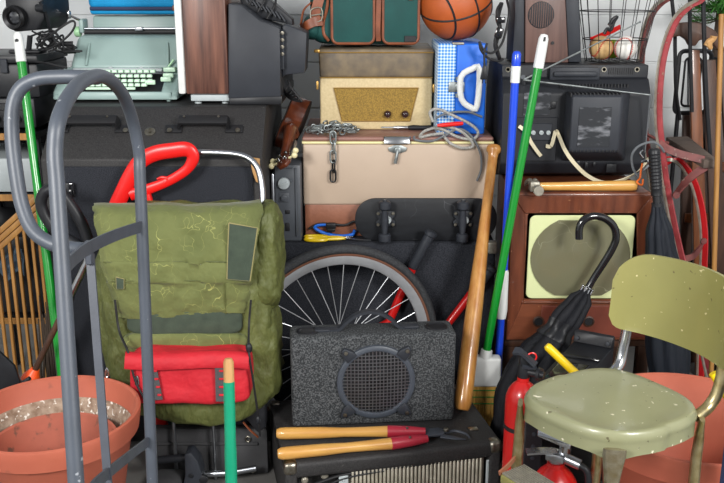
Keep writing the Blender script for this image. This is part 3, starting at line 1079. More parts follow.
b = MB().hexa([V((pl.x + .02, YR - .02, .0)), V((pr_.x, YR - .02, 0)), V((pr_.x, YR + .015, 0)), V((pl.x + .02, YR + .015, 0)),
               V((pl.x, YR - .02, pl.z - .005)), V((pr_.x, YR - .02, pl.z - .03)), V((pr_.x, YR + .015, pl.z - .03)), V((pl.x, YR + .015, pl.z - .005))], .01, 2)
part('motor_housing', b, m_red, T)
def PUFF(mb, x0, x1, y0, y1, Yf, Yb, **k):
    a, b_ = pY(x0, y1, Yf), pY(x1, y0, Yf)
    return mb.puff(((a.x + b_.x) / 2, (Yf + Yb) / 2, (a.z + b_.z) / 2), (b_.x - a.x, Yb - Yf, b_.z - a.z), **k)


# ------------------------------------------------------------ backpack
T = thing('backpack', 'worn olive green hiking backpack with a red front pouch', 'backpack', (pY(190, 330, 2.6).x, 2.65, 0))


def wnarrow(w, co):
    w = w.copy()
    t = co.z
    w.x *= 1 - .05 * max(0, -t) ** 2
    return w


b = PUFF(MB(), 107, 268, 214, 424, 2.53, 2.742, p=6, cuts=28, amp=.010, freq=12, warp=wnarrow, seed=2)
body = part('main_bag', b, m_canvas2, T, sharp=80)
b = PUFF(MB(), 142, 256, 368, 433, 2.48, 2.70, p=3.2, cuts=20, amp=.008, freq=15, seed=5)
part('sleeping_bag_pocket', b, m_canvas2, T, sharp=80)
b = PUFF(MB(), 253, 279, 210, 316, 2.535, 2.735, p=3, cuts=20, amp=.013, freq=19, seed=7)
sp1 = part('side_pocket', b, m_canvas2, T, sharp=80)
b = PUFF(MB(), 240, 277, 312, 410, 2.54, 2.735, p=3.2, cuts=20, amp=.013, freq=17, seed=11)
part('side_pocket', b, m_canvas2, T, sharp=80)
b = PUFF(MB(), 97, 128, 250, 384, 2.56, 2.735, p=3, cuts=20, amp=.012, freq=17, seed=13)
part('side_pocket', b, m_canvas2, T, sharp=80)
# top flap
prof = [(209, 2.725, 100, 256), (206, 2.68, 97, 258), (205, 2.62, 95, 260), (208, 2.56, 94, 262), (216, 2.528, 95, 260), (230, 2.513, 98, 257.5), (248, 2.505, 101, 254), (262, 2.502, 103, 252),
        (263.5, 2.499, 103, 252), (281, 2.496, 108, 250), (283, 2.501, 109, 249.5), (298, 2.504, 114, 248), (309, 2.51, 117, 247), (315, 2.516, 119, 246)]
dense = []
for i in range(len(prof) - 1):
    for k in range(3):
        t = k / 3
        dense.append([prof[i][j] * (1 - t) + prof[i + 1][j] * t for j in range(4)])
dense.append(list(prof[-1]))
rows = []
n = 46
for i, (py, Y, xl_, xr_) in enumerate(dense):
    r = []
    for j in range(n + 1):
        u = j / n
        w = V((u * 9, i * .35, 0))
        e = .03 * (abs(2 * u - 1) ** 14)
        dy = .007 * noise.noise(w * .8) + .0045 * noise.noise(w * 1.9) + .002 * noise.noise(w * 4.3) + e
        wob = 2.6 * noise.noise(V((i * .5, 4.2 if u < .5 else 9.1, 0))) * (abs(2 * u - 1) ** 3)
        r.append(pY(xl_ + (xr_ - xl_) * u + wob, py + (3.0 * math.sin(u * 5 + .5) * (py > 300)) + (py < 212) * (2.5 * noise.noise(V((u * 6, 0, 2))) - 4.0 * max(0, u - .8) / .2), Y + dy))
    rows.append(r)
b = MB().sheet(rows, -.006)
flap = part('top_flap', b, m_canvas, T, sharp=80)


def patch(px4, Y, th, bulge=.0):
    """small cloth patch following four corners"""
    P = [pY(a, b_, Y) for a, b_ in px4]
    rws = []
    for i in range(9):
        v = i / 8
        rws.append([P[0].lerp(P[1], u / 8).lerp(P[3].lerp(P[2], u / 8), v) + V((0, -bulge * math.sin(PI * u / 8) * math.sin(PI * v) + .0012 * noise.noise(V((u, i, 0))), 0)) for u in range(9)])
    return MB().sheet(rws, -th)


def outline(mb, px4, Y, r=.0018):
    P = [pY(a, b_, Y) for a, b_ in px4]
    mb.tube(P + [P[0]], r, 6, 1)
    return mb


q4 = [(229, 223), (257.5, 228), (250, 281), (227, 279)]
pk = part('flap_pocket', patch(q4, 2.492, .006, .004), m_canvasdark, T, flap, label='dark green patch pocket', sharp=80)
part('pocket_seam', outline(MB(), q4, 2.4875, .0024), m_seam, T, flap)
q4 = [(116, 277), (124, 279), (124, 289), (116.5, 289)]
part('flap_patch', patch(q4, 2.492, .004), m_canvasdark, T, flap, sharp=80)
part('pocket_seam', outline(MB(), q4, 2.489, .0014), m_seam, T, flap)
b = MB()
b.tube([pY(103 + 149 * i / 8, 262 + .8 * math.sin(i), 2.4965) for i in range(9)], .0022, 6, 3)
b.tube([pY(109 + 116 * i / 8, 281 + .5 * math.sin(i * 2), 2.4935) for i in range(9)], .002, 6, 3)
b.tube([pY(225, 262, 2.495), pY(224.5, 280, 2.492), pY(225, 300, 2.498), pY(226, 314, 2.51)], .0016, 6, 3)
b.tube([pY(137, 263, 2.495), pY(139, 290, 2.494), pY(141, 313, 2.512)], .0014, 6, 3)
part_each('flap_seam', b, m_canvas2, T, flap)
# dark panel and fold below the flap
b = PUFF(MB(), 126, 242, 308, 338, 2.508, 2.55, p=4, cuts=12, amp=.004, freq=14, seed=21)
part('dark_panel', b, m_canvasdark, T, label='dark green faded panel', sharp=80)
b = PUFF(MB(), 122, 246, 334, 353, 2.50, 2.55, p=3, cuts=12, amp=.003, freq=16, seed=23)
part('fold', b, m_canvas, T, sharp=80)
# red pouch
b = PUFF(MB(), 130, 249, 355, 406, 2.425, 2.53, p=7, cuts=20, amp=.006, freq=12, seed=31)
rp = part('red_pouch', b, m_redcloth, T, label='red nylon pouch', sharp=80)
rws = []
for py, Y in ((355, 2.525), (353.5, 2.47), (354.5, 2.428), (359, 2.414), (367, 2.412), (368.5, 2.414)):
    rws.append([pY(125.5 + (py - 350) * -.05 + (124) * j / 14, py + 1.2 * math.sin(j * .45) - .6, Y + .004 * noise.noise(V((j * .6, py * .2, 0)))) for j in range(15)])
part('pouch_flap', MB().sheet(rws, -.005), m_redcloth, T, rp, sharp=80)
for px4 in ([(144, 368), (157, 368), (163, 399), (151, 400)], [(215, 366), (226, 366), (225, 401), (216, 401)]):
    wb_ = patch(px4, 2.416, .004)
    wp = part('webbing_strip', wb_, m_webbing, T, rp, label='grey webbing strip')
b = MB()
for i in range(4):
    b.span(pY(219, 370 + 8 * i + 2, 2.4105) - V((0, .002, 0)), pY(225, 370 + 8 * i, 2.4105) + V((0, .002, 0)), .001, 1)
    b.span(pY(153 + 1.5 * i, 370 + 8 * i + 2, 2.4105) - V((0, .002, 0)), pY(157 + 1.5 * i, 370 + 8 * i, 2.4105) + V((0, .002, 0)), .001, 1)
part_each('loop_slot', b, m_redcloth, T, rp)
b = MB()
b.tube([pY(115, 300, 2.5), pY(119, 330, 2.49), pY(128, 352, 2.43), pY(135, 380, 2.415), pY(146, 402, 2.41)], .0035, 6, 6)
b.tube([pY(251, 300, 2.5), pY(249, 325, 2.49), pY(249, 352, 2.42), pY(253, 380, 2.42), pY(258, 415, 2.44), pY(260, 436, 2.46)], .0035, 6, 6)
part_each('draw_cord', b, m_black2, T)
b = MB().ball(pY(249, 348, 2.425), .0125, 12, 8, (.8, .8, 1.3))
b.ball(pY(258, 420, 2.44), .009, 12, 8, (.8, .8, 1.5))
part_each('cord_lock', b, m_crtdark, T)
b = MB()
for p in ((137, 376), (107, 368)):
    b.tube([pY(p[0], p[1], 2.42), pY(p[0] + 1.5, p[1] + 8, 2.42), pY(p[0] - 1.5, p[1] + 8, 2.42)], .003, 6, 4, True)
part_each('clip', b, m_chrome, T)
b = MB()
b.tube([pY(122, 420, 2.812), pY(120, 300, 2.812), pY(122, 205, 2.812), pY(128, 178, 2.812), pY(140, 163, 2.812), pY(160, 155, 2.812), pY(200, 152.5, 2.805), pY(238, 154.5, 2.80), pY(255, 164, 2.79), pY(261.5, 184, 2.775), pY(262.5, 215, 2.755), pY(261, 300, 2.757), pY(260, 428, 2.757)], .0102, 12, 8)
part('frame_tube', b, m_alu, T, label='silver carrying frame')
b = MB()
for x in (173.5, 213):
    b.cyl(pY(x, 420, 2.60), V((pY(x, 420, 2.60).x, 2.597, .001)), .0055, 10)
b.cyl(pY(260, 420, 2.757), V((pY(260, 428, 2.757).x, 2.757, .001)), .0102, 12)
b.cyl(pY(122, 420, 2.812), V((pY(122, 420, 2.812).x, 2.812, .001)), .0102, 12)
part_each('frame_leg', b, m_alu, T)
b = MB()
b.prism(PX([(236, 398), (252, 392), (266, 398), (266, 428), (258, 434), (246, 420), (238, 414)], 2.56), V((0, .05, 0)), .008, 2)
part('hip_belt', b, m_black, T)
b = MB().tube([pY(243, 422, 2.56), pY(250, 430, 2.56), pY(258, 437, 2.57)], .006, 8, 4, flat=.4)
part('buckle_strap', b, m_leather, T)

# ------------------------------------------------------------ folding cart below the backpack
T = thing('luggage_cart', 'black folding luggage cart with silver bar beneath the olive backpack', 'cart', (pY(215, 480, 2.64).x, 2.66, 0))
xa, xb_ = pY(152, 450, 2.64).x, pY(268, 450, 2.64).x
b = MB().span((xa, 2.63, .004), (xb_, 2.665, .165), .006, 2)
b.span((xa + .01, 2.622, .11), (xb_ - .03, 2.629, .12), .002, 1)
part('cloth_panel', b, m_straptan, T)
b = MB()
for p in ((248, 439), (253, 470), (266, 482)):
    b.tube([pY(p[0] + 2.6 * math.cos(a), p[1] + 2.6 * math.sin(a), 2.624) for a in (0, 1.57, 3.14, 4.71)], .0025, 6, 4, True)
part_each('grommet', b, m_nickel, T)
b = MB().tube([pY(198, 474, 2.56), pY(225, 473, 2.56), pY(256, 468, 2.57)], .0105, 12, 4)
part('silver_bar', b, m_alu, T, label='silver cross bar')
b = MB().tube([pY(150, 461, 2.52), pY(170, 459, 2.52), pY(187, 457.5, 2.52)], .0125, 12, 3)
part('black_bar', b, m_crtdark, T)
hb = PX([(184, 455), (191, 453), (198, 462), (202, 474), (201, 494), (181, 496), (185, 475)], 2.485)
b = MB().prism(hb, V((0, .06, 0)), .006, 2)
hp = part('hinge_bracket', b, m_crt, T)
b = MB().lathe(pY(191, 476, 2.483), (0, -1, 0), [(.008, 0), (.006, .003), (0, .003)], 10)
b.lathe(pY(203, 478, 2.50), (0, -1, 0), [(.016, 0), (.016, .012), (.008, .016), (0, .016)], 14)
part_each('pivot_bolt', b, m_black, T, hp)
b = MB()
x0_, x1_ = pY(150, 475, 2.5).x, pY(182, 475, 2.5).x
b.span((x0_, 2.46, .002), (x1_, 2.575, .06), .02, 3)
part('wheel_guard', b, m_straptan, T)
b = MB()
for x in (xa + .03, xb_ - .05):
    b.lathe((x, 2.69, .05), (1, 0, 0), [(.01, 0), (.048, 0), (.05, .004), (.05, .02), (.048, .024), (.01, .024)], 20)
part_each('wheel', b, m_tyre, T)

# ------------------------------------------------------------ carpet cabinet (centre)
YC = 3.04
xl, xr = -.316, pY(496, 243, YC).x
T = thing('bass_cabinet', 'dark carpeted bass cabinet behind the bicycle wheel, carrying the beige trunk', 'speaker cabinet', ((xl + xr) / 2, 3.3, 0))
b = MB().span((xl, YC, .0), (xr, YC + .56, ZC), .009, 3)
part('cabinet_body', b, m_carpet, T)
for x in (xr,):
    b = MB()
    b.span((x - .028, YC - .004, ZC - .04), (x + .004, YC + .03, ZC + .003), .006, 2)
    b.lathe((x - .012, YC - .004, ZC - .028), (0, -1, 0), [(.004, 0), (.003, .002), (0, .002)], 10)
    part('corner_cap', b, m_grime, T, label='dull metal corner cap')
b = MB().box(pY(388, 268, YC - .004), (.11, .012, .035), None, .004)
b.lathe(pY(397, 262, YC - .008), (0, -1, 0), [(.009, 0), (.007, .004), (0, .004)], 12)
part('handle_plate', b, m_black, T)

# ------------------------------------------------------------ grey dial device
YD = 3.06
x0, x1 = pY(275, 200, YD).x, pY(301, 200, YD).x
ztop = pY(285, 165, YD).z
T = thing('dial_unit', 'dark grey electronic unit with round dial, left of the beige trunk', 'electronic unit', ((x0 + x1) / 2, YD + .07, ZC + .001))
b = MB().span((x0, YD, ZC + .001), (x1, YD + .16, ztop), .006, 2)
b.span((x1 - .02, YD - .006, ZC + .02), (x1 - .012, YD + .01, ztop - .01), .002, 1)
b.span((x0 + .02, YD - .004, ztop - .012), (x1 - .024, YD + .01, ztop - .006), .002, 1)
b.span((x0 + .022, YD - .003, pY(0, 182, YD).z), (x1 - .028, YD + .01, pY(0, 178, YD).z), .001, 1)
part('unit_body', b, m_ugrey, T)
b = MB().span((x0 - .012, YD - .004, ZC + .03), (x0 - .001, YD + .15, ztop - .03), .004, 2)
part('side_trim', b, m_alu, T, label='silver side trim')
c = pY(284, 183, YD)
b = MB().cyl(c + V((0, .002, 0)), c + V((0, -.015, 0)), .0205, 24, 0, .003)
b.box(c + V((0, -.017, 0)), (.03, .006, .007), Matrix.Rotation(-.4, 3, 'Y'), .002)
part('dial', b, m_whitegrey, T, label='pale round dial')
c = pY(284, 197.5, YD)
b = MB().box(c, (.034, .008, .034), None, .002)
b.cyl(c + V((0, -.004, 0)), c + V((0, -.012, 0)), .011, 16, 0, .002)
part('knob', b, m_ugrey, T)
b = MB()
for py, h in ((212, .014), (227, .03)):
    b.box(pY(287.5, py, YD - .001), (.016, .006, h), None, .002)
part_each('socket', b, m_black2, T)

# ------------------------------------------------------------ trunk
YT = 3.12
xl, xr = pY(303, 180, YT).x, pY(492, 180, YT).x
T = thing('footlocker', 'beige metal trunk with dusty brown lid and silver catch', 'trunk', ((xl + xr) / 2, YT + .2, ZC + .001))
zs = pY(0, 205, YT).z
zl = pY(0, 144, YT).z
dp = .46
b = MB().span((xl + .004, YT + .004, ZC + .001), (xr - .004, YT + dp, zs + .002), .006, 2)
part('lower_body', b, m_rust, T, label='brown hammered lower band')
b = MB().span((xl, YT, zs), (xr, YT + dp, zl), .008, 3)
tb = part('upper_body', b, m_beige, T)
b = MB().span((xl - .002, YT - .004, zl + .0005), (xr + .002, YT + dp, zl + .009), .003, 2)
part('trim_band', b, m_cream, T, label='cream trim band')
b = MB().span((xl - .001, YT - .003, zl + .0095), (xr + .001, YT + dp, ZT), .008, 3)
lid = part('lid', b, m_pink, T)
cx = pY(397, 140, YT).x
zz2 = pY(0, 139, YT).z
b = MB().hexa([V((cx - .046, YT - .02, zz2 - .014)), V((cx + .046, YT - .02, zz2 - .014)), V((cx + .05, YT - .003, zz2 - .016)), V((cx - .05, YT - .003, zz2 - .016)),
               V((cx - .044, YT - .012, zz2 + .008)), V((cx + .044, YT - .012, zz2 + .008)), V((cx + .048, YT - .003, zz2 + .012)), V((cx - .048, YT - .003, zz2 + .012))], .003, 2)
part('catch_hood', b, m_chrome, T, lid)
c = pY(397.5, 151, YT)
b = MB().prism([c + V(p) for p in ((-.034, -.002, .012), (-.012, -.002, .022), (.012, -.002, .022), (.034, -.002, .012), (.03, -.002, .0), (.012, -.002, -.006), (-.012, -.002, -.006), (-.03, -.002, .0))], V((0, -.005, 0)), .002)
b.cyl(c + V((0, -.004, .005)), c + V((0, -.018, .005)), .012, 18, 0, .002)
b.tube([c + V((0, -.014, .004)), c + V((-.004, -.017, -.02)), c + V((-.008, -.014, -.04))], [.006, .006, .007], 10, 4)
part('catch_lever', b, m_galv, T)

# ------------------------------------------------------------ chain
T = thing('steel_chain', 'galvanised steel chain heaped on the trunk with one end hanging down', 'chain', pY(333, 131, 3.16))
T.location.z = ZT


def link(c, ax, nrm, L=.022, W=.0135, r=.0034):
    ax = V(ax).normalized()
    nrm = V(nrm)
    w = ax.cross(nrm).normalized()
    h = L / 2 - W / 2 + .002
    pts = []
    for i in range(6):
        a = -PI / 2 + PI * i / 5
        pts.append(c + ax * (h + math.cos(a) * W / 2) + w * (math.sin(a) * W / 2))
    for i in range(6):
        a = PI / 2 + PI * i / 5
        pts.append(c + ax * (-h + math.cos(a) * W / 2) + w * (math.sin(a) * W / 2))
    return MB().tube(pts, r, 7, 1, True)


for i in range(5):
    c = pY(333 + (.6 if i % 2 else 0), 137.5 + i * 9.6, YT - .016)
    part('link', link(c, (0, 0, 1), (0, 1, 0) if i % 2 == 0 else (1, .5, 0), .040, .019, .0034), m_galv if i < 3 else m_wire, T)
part('link', link(V((pY(333, 132, YT).x, YT + .0, ZT + .013)), (0, 1, .25), (1, 0, .4), .04, .019, .0034), m_galv, T)
rnd = random.Random(8)
for i in range(42):
    t = i / 41
    px = 309 + 46 * t
    hgt = .028 * math.sin(PI * min(1, max(0, t * 1.05))) ** .6
    c = V((pY(px, 128, 3.15).x + rnd.uniform(-.01, .01), 3.155 + rnd.uniform(-.02, .055), ZT + .0145 + rnd.random() * hgt))
    part('link', link(c, (rnd.uniform(-1, 1), rnd.uniform(-.6, .6), rnd.uniform(-.25, .25)), (rnd.uniform(-.6, .6), rnd.uniform(-1, .2), rnd.uniform(.3, 1)), .031, .0165, .0030), m_galv, T)

# ------------------------------------------------------------ soldering iron and test cable on trunk
T = thing('soldering_iron', 'soldering iron with dark handle lying on the trunk beside the chain', 'soldering iron', pZ(400, 130, ZT))
b = MB().lathe(pZ(408, 130.5, ZT) + V((0, 0, .011)), V((1, -.05, 0)), [(0, 0), (.007, .002), (.0095, .02), (.008, .05), (.0095, .085), (0, .09)], 14)
part('grip', b, m_crtdark, T)
b = MB().lathe(pZ(408, 130.5, ZT) + V((0, 0, .011)), V((-1, .05, 0)), [(0, -.002), (.006, 0), (.006, .05), (.003, .055), (.003, .095), (0, .1)], 12)
part('tip', b, m_alu, T)
T = thing('test_lead', 'coiled grey test lead with a red clamp on the trunk', 'cable', pZ(455, 128, ZT))
b = MB()
b.tube([pY(433, 122, 3.125), pY(430, 112, 3.14), pY(438, 109, 3.15), pY(452, 115, 3.13), pY(470, 124, 3.11), pY(478, 132, 3.105), pY(473, 139, 3.103), pY(458, 137, 3.104), pY(444, 130, 3.11), pY(434, 128, 3.14)], .0052, 8, 7)
b.tube([pY(444, 133, 3.107), pY(430, 135, 3.106), pY(420, 137, 3.107), pY(425, 131, 3.13), pY(440, 127, 3.14), pY(456, 129, 3.106), pY(468, 137, 3.103), pY(473, 146, 3.10), pY(462, 148, 3.10), pY(450, 143, 3.103), pY(443, 135, 3.106)], .0052, 8, 7)
part('woven_cable', b, m_rope, T)
b = MB()
b.tube([pY(414, 136, 3.106), pY(416, 140, 3.106), pY(432, 141, 3.103), pY(446, 135, 3.104), pY(458, 129, 3.106), pY(468, 133, 3.103), pY(476, 143, 3.1), pY(481, 156, 3.1), pY(481, 170, 3.1), pY(477, 181, 3.1)], .0042, 8, 7)
b.tube([pY(436, 118, 3.14), pY(448, 113, 3.14), pY(468, 112, 3.14), pY(482, 117, 3.14)], .0042, 8, 6)
part('grey_cable', b, m_greycable, T)
b = MB().lathe(pY(437, 125.5, 3.112), V((1, -.1, .10)), [(0, 0), (.005, .002), (.0075, .02), (.008, .07), (.006, .09), (0, .092)], 14)
part('red_clamp', b, m_red, T, label='red insulated clamp')

# ------------------------------------------------------------ ukulele
hd_, nk, bd = pY(283, 160, 3.018), pY(290, 134, 3.15), pY(309, 93, 3.33)
T = thing('ukulele', 'dark red wooden ukulele leaning head-down beside the television', 'ukulele', hd_)
ax = (bd - nk)
L = ax.length
ax.normalize()
dv = V((0.12, 1, .1))
dv = (dv - ax * dv.dot(ax)).normalized()
th = dv.cross(ax).normalized()
if th.x < 0:
    th = -th
outl = []
for i in range(40):
    a = 2 * PI * i / 40
    t = .5 - .5 * math.cos(a)
    wdt = (.052 + .02 * t - .018 * math.exp(-((t - .45) / .13) ** 2)) * abs(math.sin(a)) ** .62 * (1 if math.sin(a) >= 0 else -1)
    outl.append(nk + ax * (t * L * 1.02) + dv * (wdt + .07))
b = MB().prism([p - th * .046 for p in outl], th * .062, .003, 2)
ub = part('body', b, m_uke, T)
b = MB().prism([p - th * .0505 for p in outl], th * .0035, .001, 1)
part('back', b, m_ukeback, T, ub)
b = MB().prism([p + th * .0165 for p in outl], th * .003, .001, 1)
part('soundboard', b, m_ukeback, T, ub)
nd = (nk - hd_).normalized()
b = MB().tube([hd_ + nd * .03, hd_.lerp(nk, .5), nk + V((0, .02, .01)), nk + ax * .03 + dv * .03], [.014, .017, .024, .03], 14, 6)
part('neck', b, m_uke, T)
nx = V((.84, -.2, .5)).normalized()
nz = nd.cross(nx).normalized()
nx = nz.cross(nd).normalized()
if nz.y > 0:
    nz = -nz
b = MB().prism([hd_ + nd * a + nx * c_ for a, c_ in ((.045, -.016), (.03, -.026), (-.015, -.028), (-.032, -.014), (-.03, .014), (-.012, .026), (.03, .024), (.045, .014))], -nz * .014, .002)
hs = part('headstock', b, m_uke, T)
b = MB().box(hd_ + nd * .045 + nx * .035, (.012, .012, .08), Matrix((nx, nz, nd)).transposed(), .002)
part('fretboard_edge', b, m_alu, T, hs)
for s in (-1, 1):
    for k in (-.004, .022):
        p = hd_ + nd * k + nx * (s * .026)
        b = MB().cyl(p, p + nx * (s * .016), .004, 10)
        b.ball(p + nx * (s * .023), .0105, 14, 8, (1, .7, 1))
        part('tuning_peg', b, m_ivory, T, hs)
b = MB()
for s in (-1, 1):
    for k in (0, .024):
        p = hd_ + nd * k + nx * (s * .013) + nz * .001
        b.cyl(p, p + nz * .012, .0055, 12, 0, .001)
part_each('tuner_post', b, m_chrome, T, hs)

# ------------------------------------------------------------ record player / radio
YRD = 3.27
xl, xr = pY(320, 100, YRD).x, pY(432, 100, YRD).x
za, zm, zt_ = ZT + .001, pY(0, 77.5, YRD).z, pY(0, 49, YRD).z
T = thing('record_player', 'tan portable record player with brown lid and two dark knobs', 'record player', ((xl + xr) / 2, YRD + .14, za))
b = MB().span((xl, YRD, za), (xr, YRD + .28, zm - .001), .008, 3)
tb = part('case_front', b, m_tan, T)
b = MB().hexa([V((xl, YRD, zm)), V((xr, YRD, zm)), V((xr, YRD + .28, zm)), V((xl, YRD + .28, zm)), V((xl - .004, YRD - .002, zt_)), V((xr + .003, YRD - .002, zt_)), V((xr + .003, YRD + .28, zt_ + .006)), V((xl - .004, YRD + .28, zt_ + .006))], .008, 3)
ld = part('lid', b, m_brownlid, T)
b = MB().tube([V((xl - .004, YRD - .0035, zt_ - .012)), V((xr + .003, YRD - .0035, zt_ - .012))], .0024, 6, 1)
b.tube([V((xl - .001, YRD - .001, zm)), V((xr + .001, YRD - .001, zm))], .002, 6, 1)
part_each('gold_line', b, m_gold, T, ld)
gp = [(333.5, 88), (418.5, 88), (410, 121), (342, 121)]
P = PX(gp, YRD - .001)
b = MB().prism(P, V((0, -.004, 0)), .0015, 1)
part('speaker_grille', b, m_grille, T, label='gold woven speaker grille')
b = MB().tube(PX(gp, YRD - .005), .0022, 6, 1, True)
part('grille_rim', b, m_gold, T)
for px in (387.5, 405):
    c = pY(px, 114, YRD - .006)
    b = MB().lathe(c, (0, -1, 0), [(.0115, 0), (.0135, .004), (.0135, .010), (.010, .017), (.005, .02), (0, .0195)], 22)
    part('knob', b, m_knob, T)
for px, py in ((317.5, 85), (433.5, 88)):
    c = pY(px, py, YRD + .02)
    b = MB().box(c, (.008, .03, .03), None, .002)
    part('clasp', b, m_gold, T)
c = pY(317, 51, YRD + .01)
b = MB().box(c, (.02, .02, .012), None, .003)
part('hinge_pin', b, m_gold, T, ld)

# ------------------------------------------------------------ green bag
YB = 3.30
zb = zt_ + .012
x0, x1 = pY(308, 20, YB).x, pY(421, 20, YB).x
T = thing('canvas_bag', 'bottle green canvas bag with tan leather trim on the record player', 'bag', ((x0 + x1) / 2, YB + .1, zb))
b = MB().puff(((x0 + x1) / 2, YB + .105, zb + .115), (x1 - x0 - .01, .20, .232), p=6, cuts=16, amp=.003, freq=9, seed=4)
part('bag_body', b, m_green, T, sharp=80)
for a, c_ in ((332, 374), (383, 418.5)):
    xa, xb_ = pY(a, 20, YB).x, pY(c_, 20, YB).x
    poly = rrect(xa, xb_, zb + .006, zb + .19, YB - .012, .022)
    b = MB().prism(poly, V((0, .03, 0)), .008, 2)
    pk = part('front_pocket', b, m_green, T, sharp=60)
    b = MB().tube([p + V((0, .001, 0)) for p in poly], .0052, 8, 1, True)
    part('leather_piping', b, m_leather, T, pk)
    if c_ > 400:
        b = MB().span((xb_ - .05, YB - .017, zb + .012), (xb_ - .008, YB - .0125, zb + .033), .001, 1)
        part('label_tab', b, m_black2, T, pk)
for px in (378.5,):
    b = MB().strap([pY(px + 1, -20, YB - .004), pY(px, 10, YB - .006), pY(px - .5, 30, YB - .006), pY(px, 41, YB - .002)], .017, .006, (1, 0, 0), 5)
    part('leather_strap', b, m_leather, T)
b = MB()
b.tube([pY(329, -10, YB), pY(327, 8, YB + .005), pY(323.5, 22, YB + .01), pY(324, 34, YB + .01), pY(329, 41, YB + .005)], .006, 8, 6)
b.tube([pY(410, -14, YB - .02), pY(411, 0, YB - .02), pY(411, -30, YB - .015)], .007, 8, 5)
part_each('leather_piping', b, m_leather, T)
b = MB()
b.strap([pY(322, -12, YB), pY(318, 3, YB - .005), pY(315, 14, YB - .005), pY(315, 22, YB)], .036, .006, (1, 0, .2), 6)
b.strap([pY(322, 21, YB - .004), pY(314, 22, YB - .016), pY(306, 26, YB - .012), pY(301, 29, YB + .02)], .032, .007, (.1, .2, 1), 6)
b.strap([pY(312, 2, YB + .02), pY(304, 10, YB + .03), pY(301, 24, YB + .04)], .035, .006, (0, 1, 0), 6)
st = part('side_strap', b, m_leather, T)
b = MB()
bk = PX([(311, 10), (321, 8), (321.5, 20), (312, 21)], YB - .014)
b.tube(bk, .0024, 8, 3, True)
b.tube([(bk[0] + bk[3]) / 2, (bk[1] + bk[2]) / 2], .0025, 6, 1)
part('buckle', b, m_grime, T, st)
b = MB().puff(pY(313, 27, YB + .08), (.07, .16, .09), p=2.6, cuts=10, amp=.004, freq=12, seed=8)
part('end_pocket', b, m_green, T, sharp=80)

# ------------------------------------------------------------ blue case and basketball
YBC = 3.17
x0, x1 = pY(437, 90, YBC).x, pY(486, 90, YBC).x
xm = pY(455.5, 90, YBC).x
za, zt2 = ZT + .001, pY(0, 43.5, YBC).z
T = thing('blue_case', 'bright blue carry case with gingham stripe and white handle', 'case', ((x0 + x1) / 2, YBC + .15, za))
b = MB().span((xm + .0005, YBC, za), (x1, YBC + .30, zt2), .007, 3)
part('case_half', b, m_blue, T)
b = MB().span((x0, YBC, za), (xm, YBC + .30, zt2), .007, 3)
part('gingham_half', b, m_gingham, T, label='blue gingham half')
b = MB()
hp_ = PX([(461, 77), (472, 69), (479.5, 69.5), (477, 106), (471, 107.5), (461.5, 99)], YBC - .018)
b.tube(hp_, .0105, 12, 3, True, 0, .6, V((0, 1, 0)))
part('handle', b, m_white, T, label='white plastic handle')
c = pY(456.5, 87, YBC - .003)
b = MB().box(c, (.056, .006, .036), None, .003)
b.box(c + V((.005, -.006, 0)), (.02, .008, .024), None, .003)
b.cyl(c + V((.004, -.004, .022)), c + V((.004, -.004, .035)), .0085, 12)
b.cyl(c + V((.004, -.004, -.022)), c + V((.004, -.004, -.035)), .0085, 12)
part('latch', b, m_galv, T)
b = MB().box(V((xm + .005, YBC + .004, zt2)), (.04, .02, .008), None, .002)
part('hinge', b, m_grime, T)
r = .131
c = V((pY(456, 5, 3.32).x, 3.335, zt2 + r + .001))
T = thing('basketball', 'orange basketball with black seams resting on the blue case', 'basketball', c - V((0, 0, r)))
part('ball', MB().ball(c, r, 40, 26), m_ballorange, T, sharp=80)
b = MB()
Rb = Matrix.Rotation(math.radians(-14), 3, 'Y') @ Matrix.Rotation(math.radians(24), 3, 'X') @ Matrix.Rotation(math.radians(28), 3, 'Z')


def circ(nrm, off, rad):
    x, y, z = basis(nrm)
    rr = math.sqrt(max(1e-6, rad * rad - off * off))
    return [c + z * off + (x * math.cos(2 * PI * i / 48) + y * math.sin(2 * PI * i / 48)) * rr for i in range(48)]


for nrm, off in ((Rb @ V((0, 0, 1)), 0), (Rb @ V((1, 0, 0)), 0), (Rb @ V((1, 0, 0)), .082), (Rb @ V((1, 0, 0)), -.082)):
    b.tube(circ(nrm, off, r - .0012), .0042, 6, 1, True)
part_each('seam', b, m_black2, T)
# ------------------------------------------------------------ amplifier head at the bottom
AO = V((-.222, 2.315, 0))
ae = V((.979, .205, 0)).normalized()
ap = V((-ae.y, ae.x, 0))
AW, AD = .659, .42
Ra = Matrix((ae, ap, V((0, 0, 1)))).transposed()


def AP(u, w, z):
    return AO + ae * u + ap * w + V((0, 0, z))


T = thing('amplifier', 'black guitar amplifier with metal corners and ribbed silver front panel', 'amplifier', AP(AW / 2, AD / 2, 0))
b = MB()
tk = .03
b.box(AP(AW / 2, AD / 2 + .012, ZA - tk / 2), (AW, AD - .024, tk), Ra, .006, 2)
b.box(AP(AW / 2, AD / 2, ZA - .027), (AW, AD, .052), Ra, .014, 3)
b.box(AP(AW / 2, AD / 2, .02), (AW, AD, .04), Ra, .01, 3)
for u in (.018, AW - .018):
    b.box(AP(u, AD / 2, ZA / 2), (.036, AD, ZA - .02), Ra, .008, 3)
b.box(AP(AW / 2, AD / 2 + .04, ZA / 2), (AW - .04, AD - .09, ZA - .06), Ra, 0)
part('cabinet_body', b, m_tolex, T)
b = MB()
for u, w, z in ((0, 0, ZA), (AW, 0, ZA), (0, AD, ZA), (AW, AD, ZA), (0, 0, 0.02), (AW, 0, 0.02)):
    su, sw = (1 if u == 0 else -1), (1 if w == 0 else -1)
    b.box(AP(u + su * .017, w + sw * .017, z - .018 if z > .1 else z + .005), (.042, .042, .042), Ra, .013, 3)
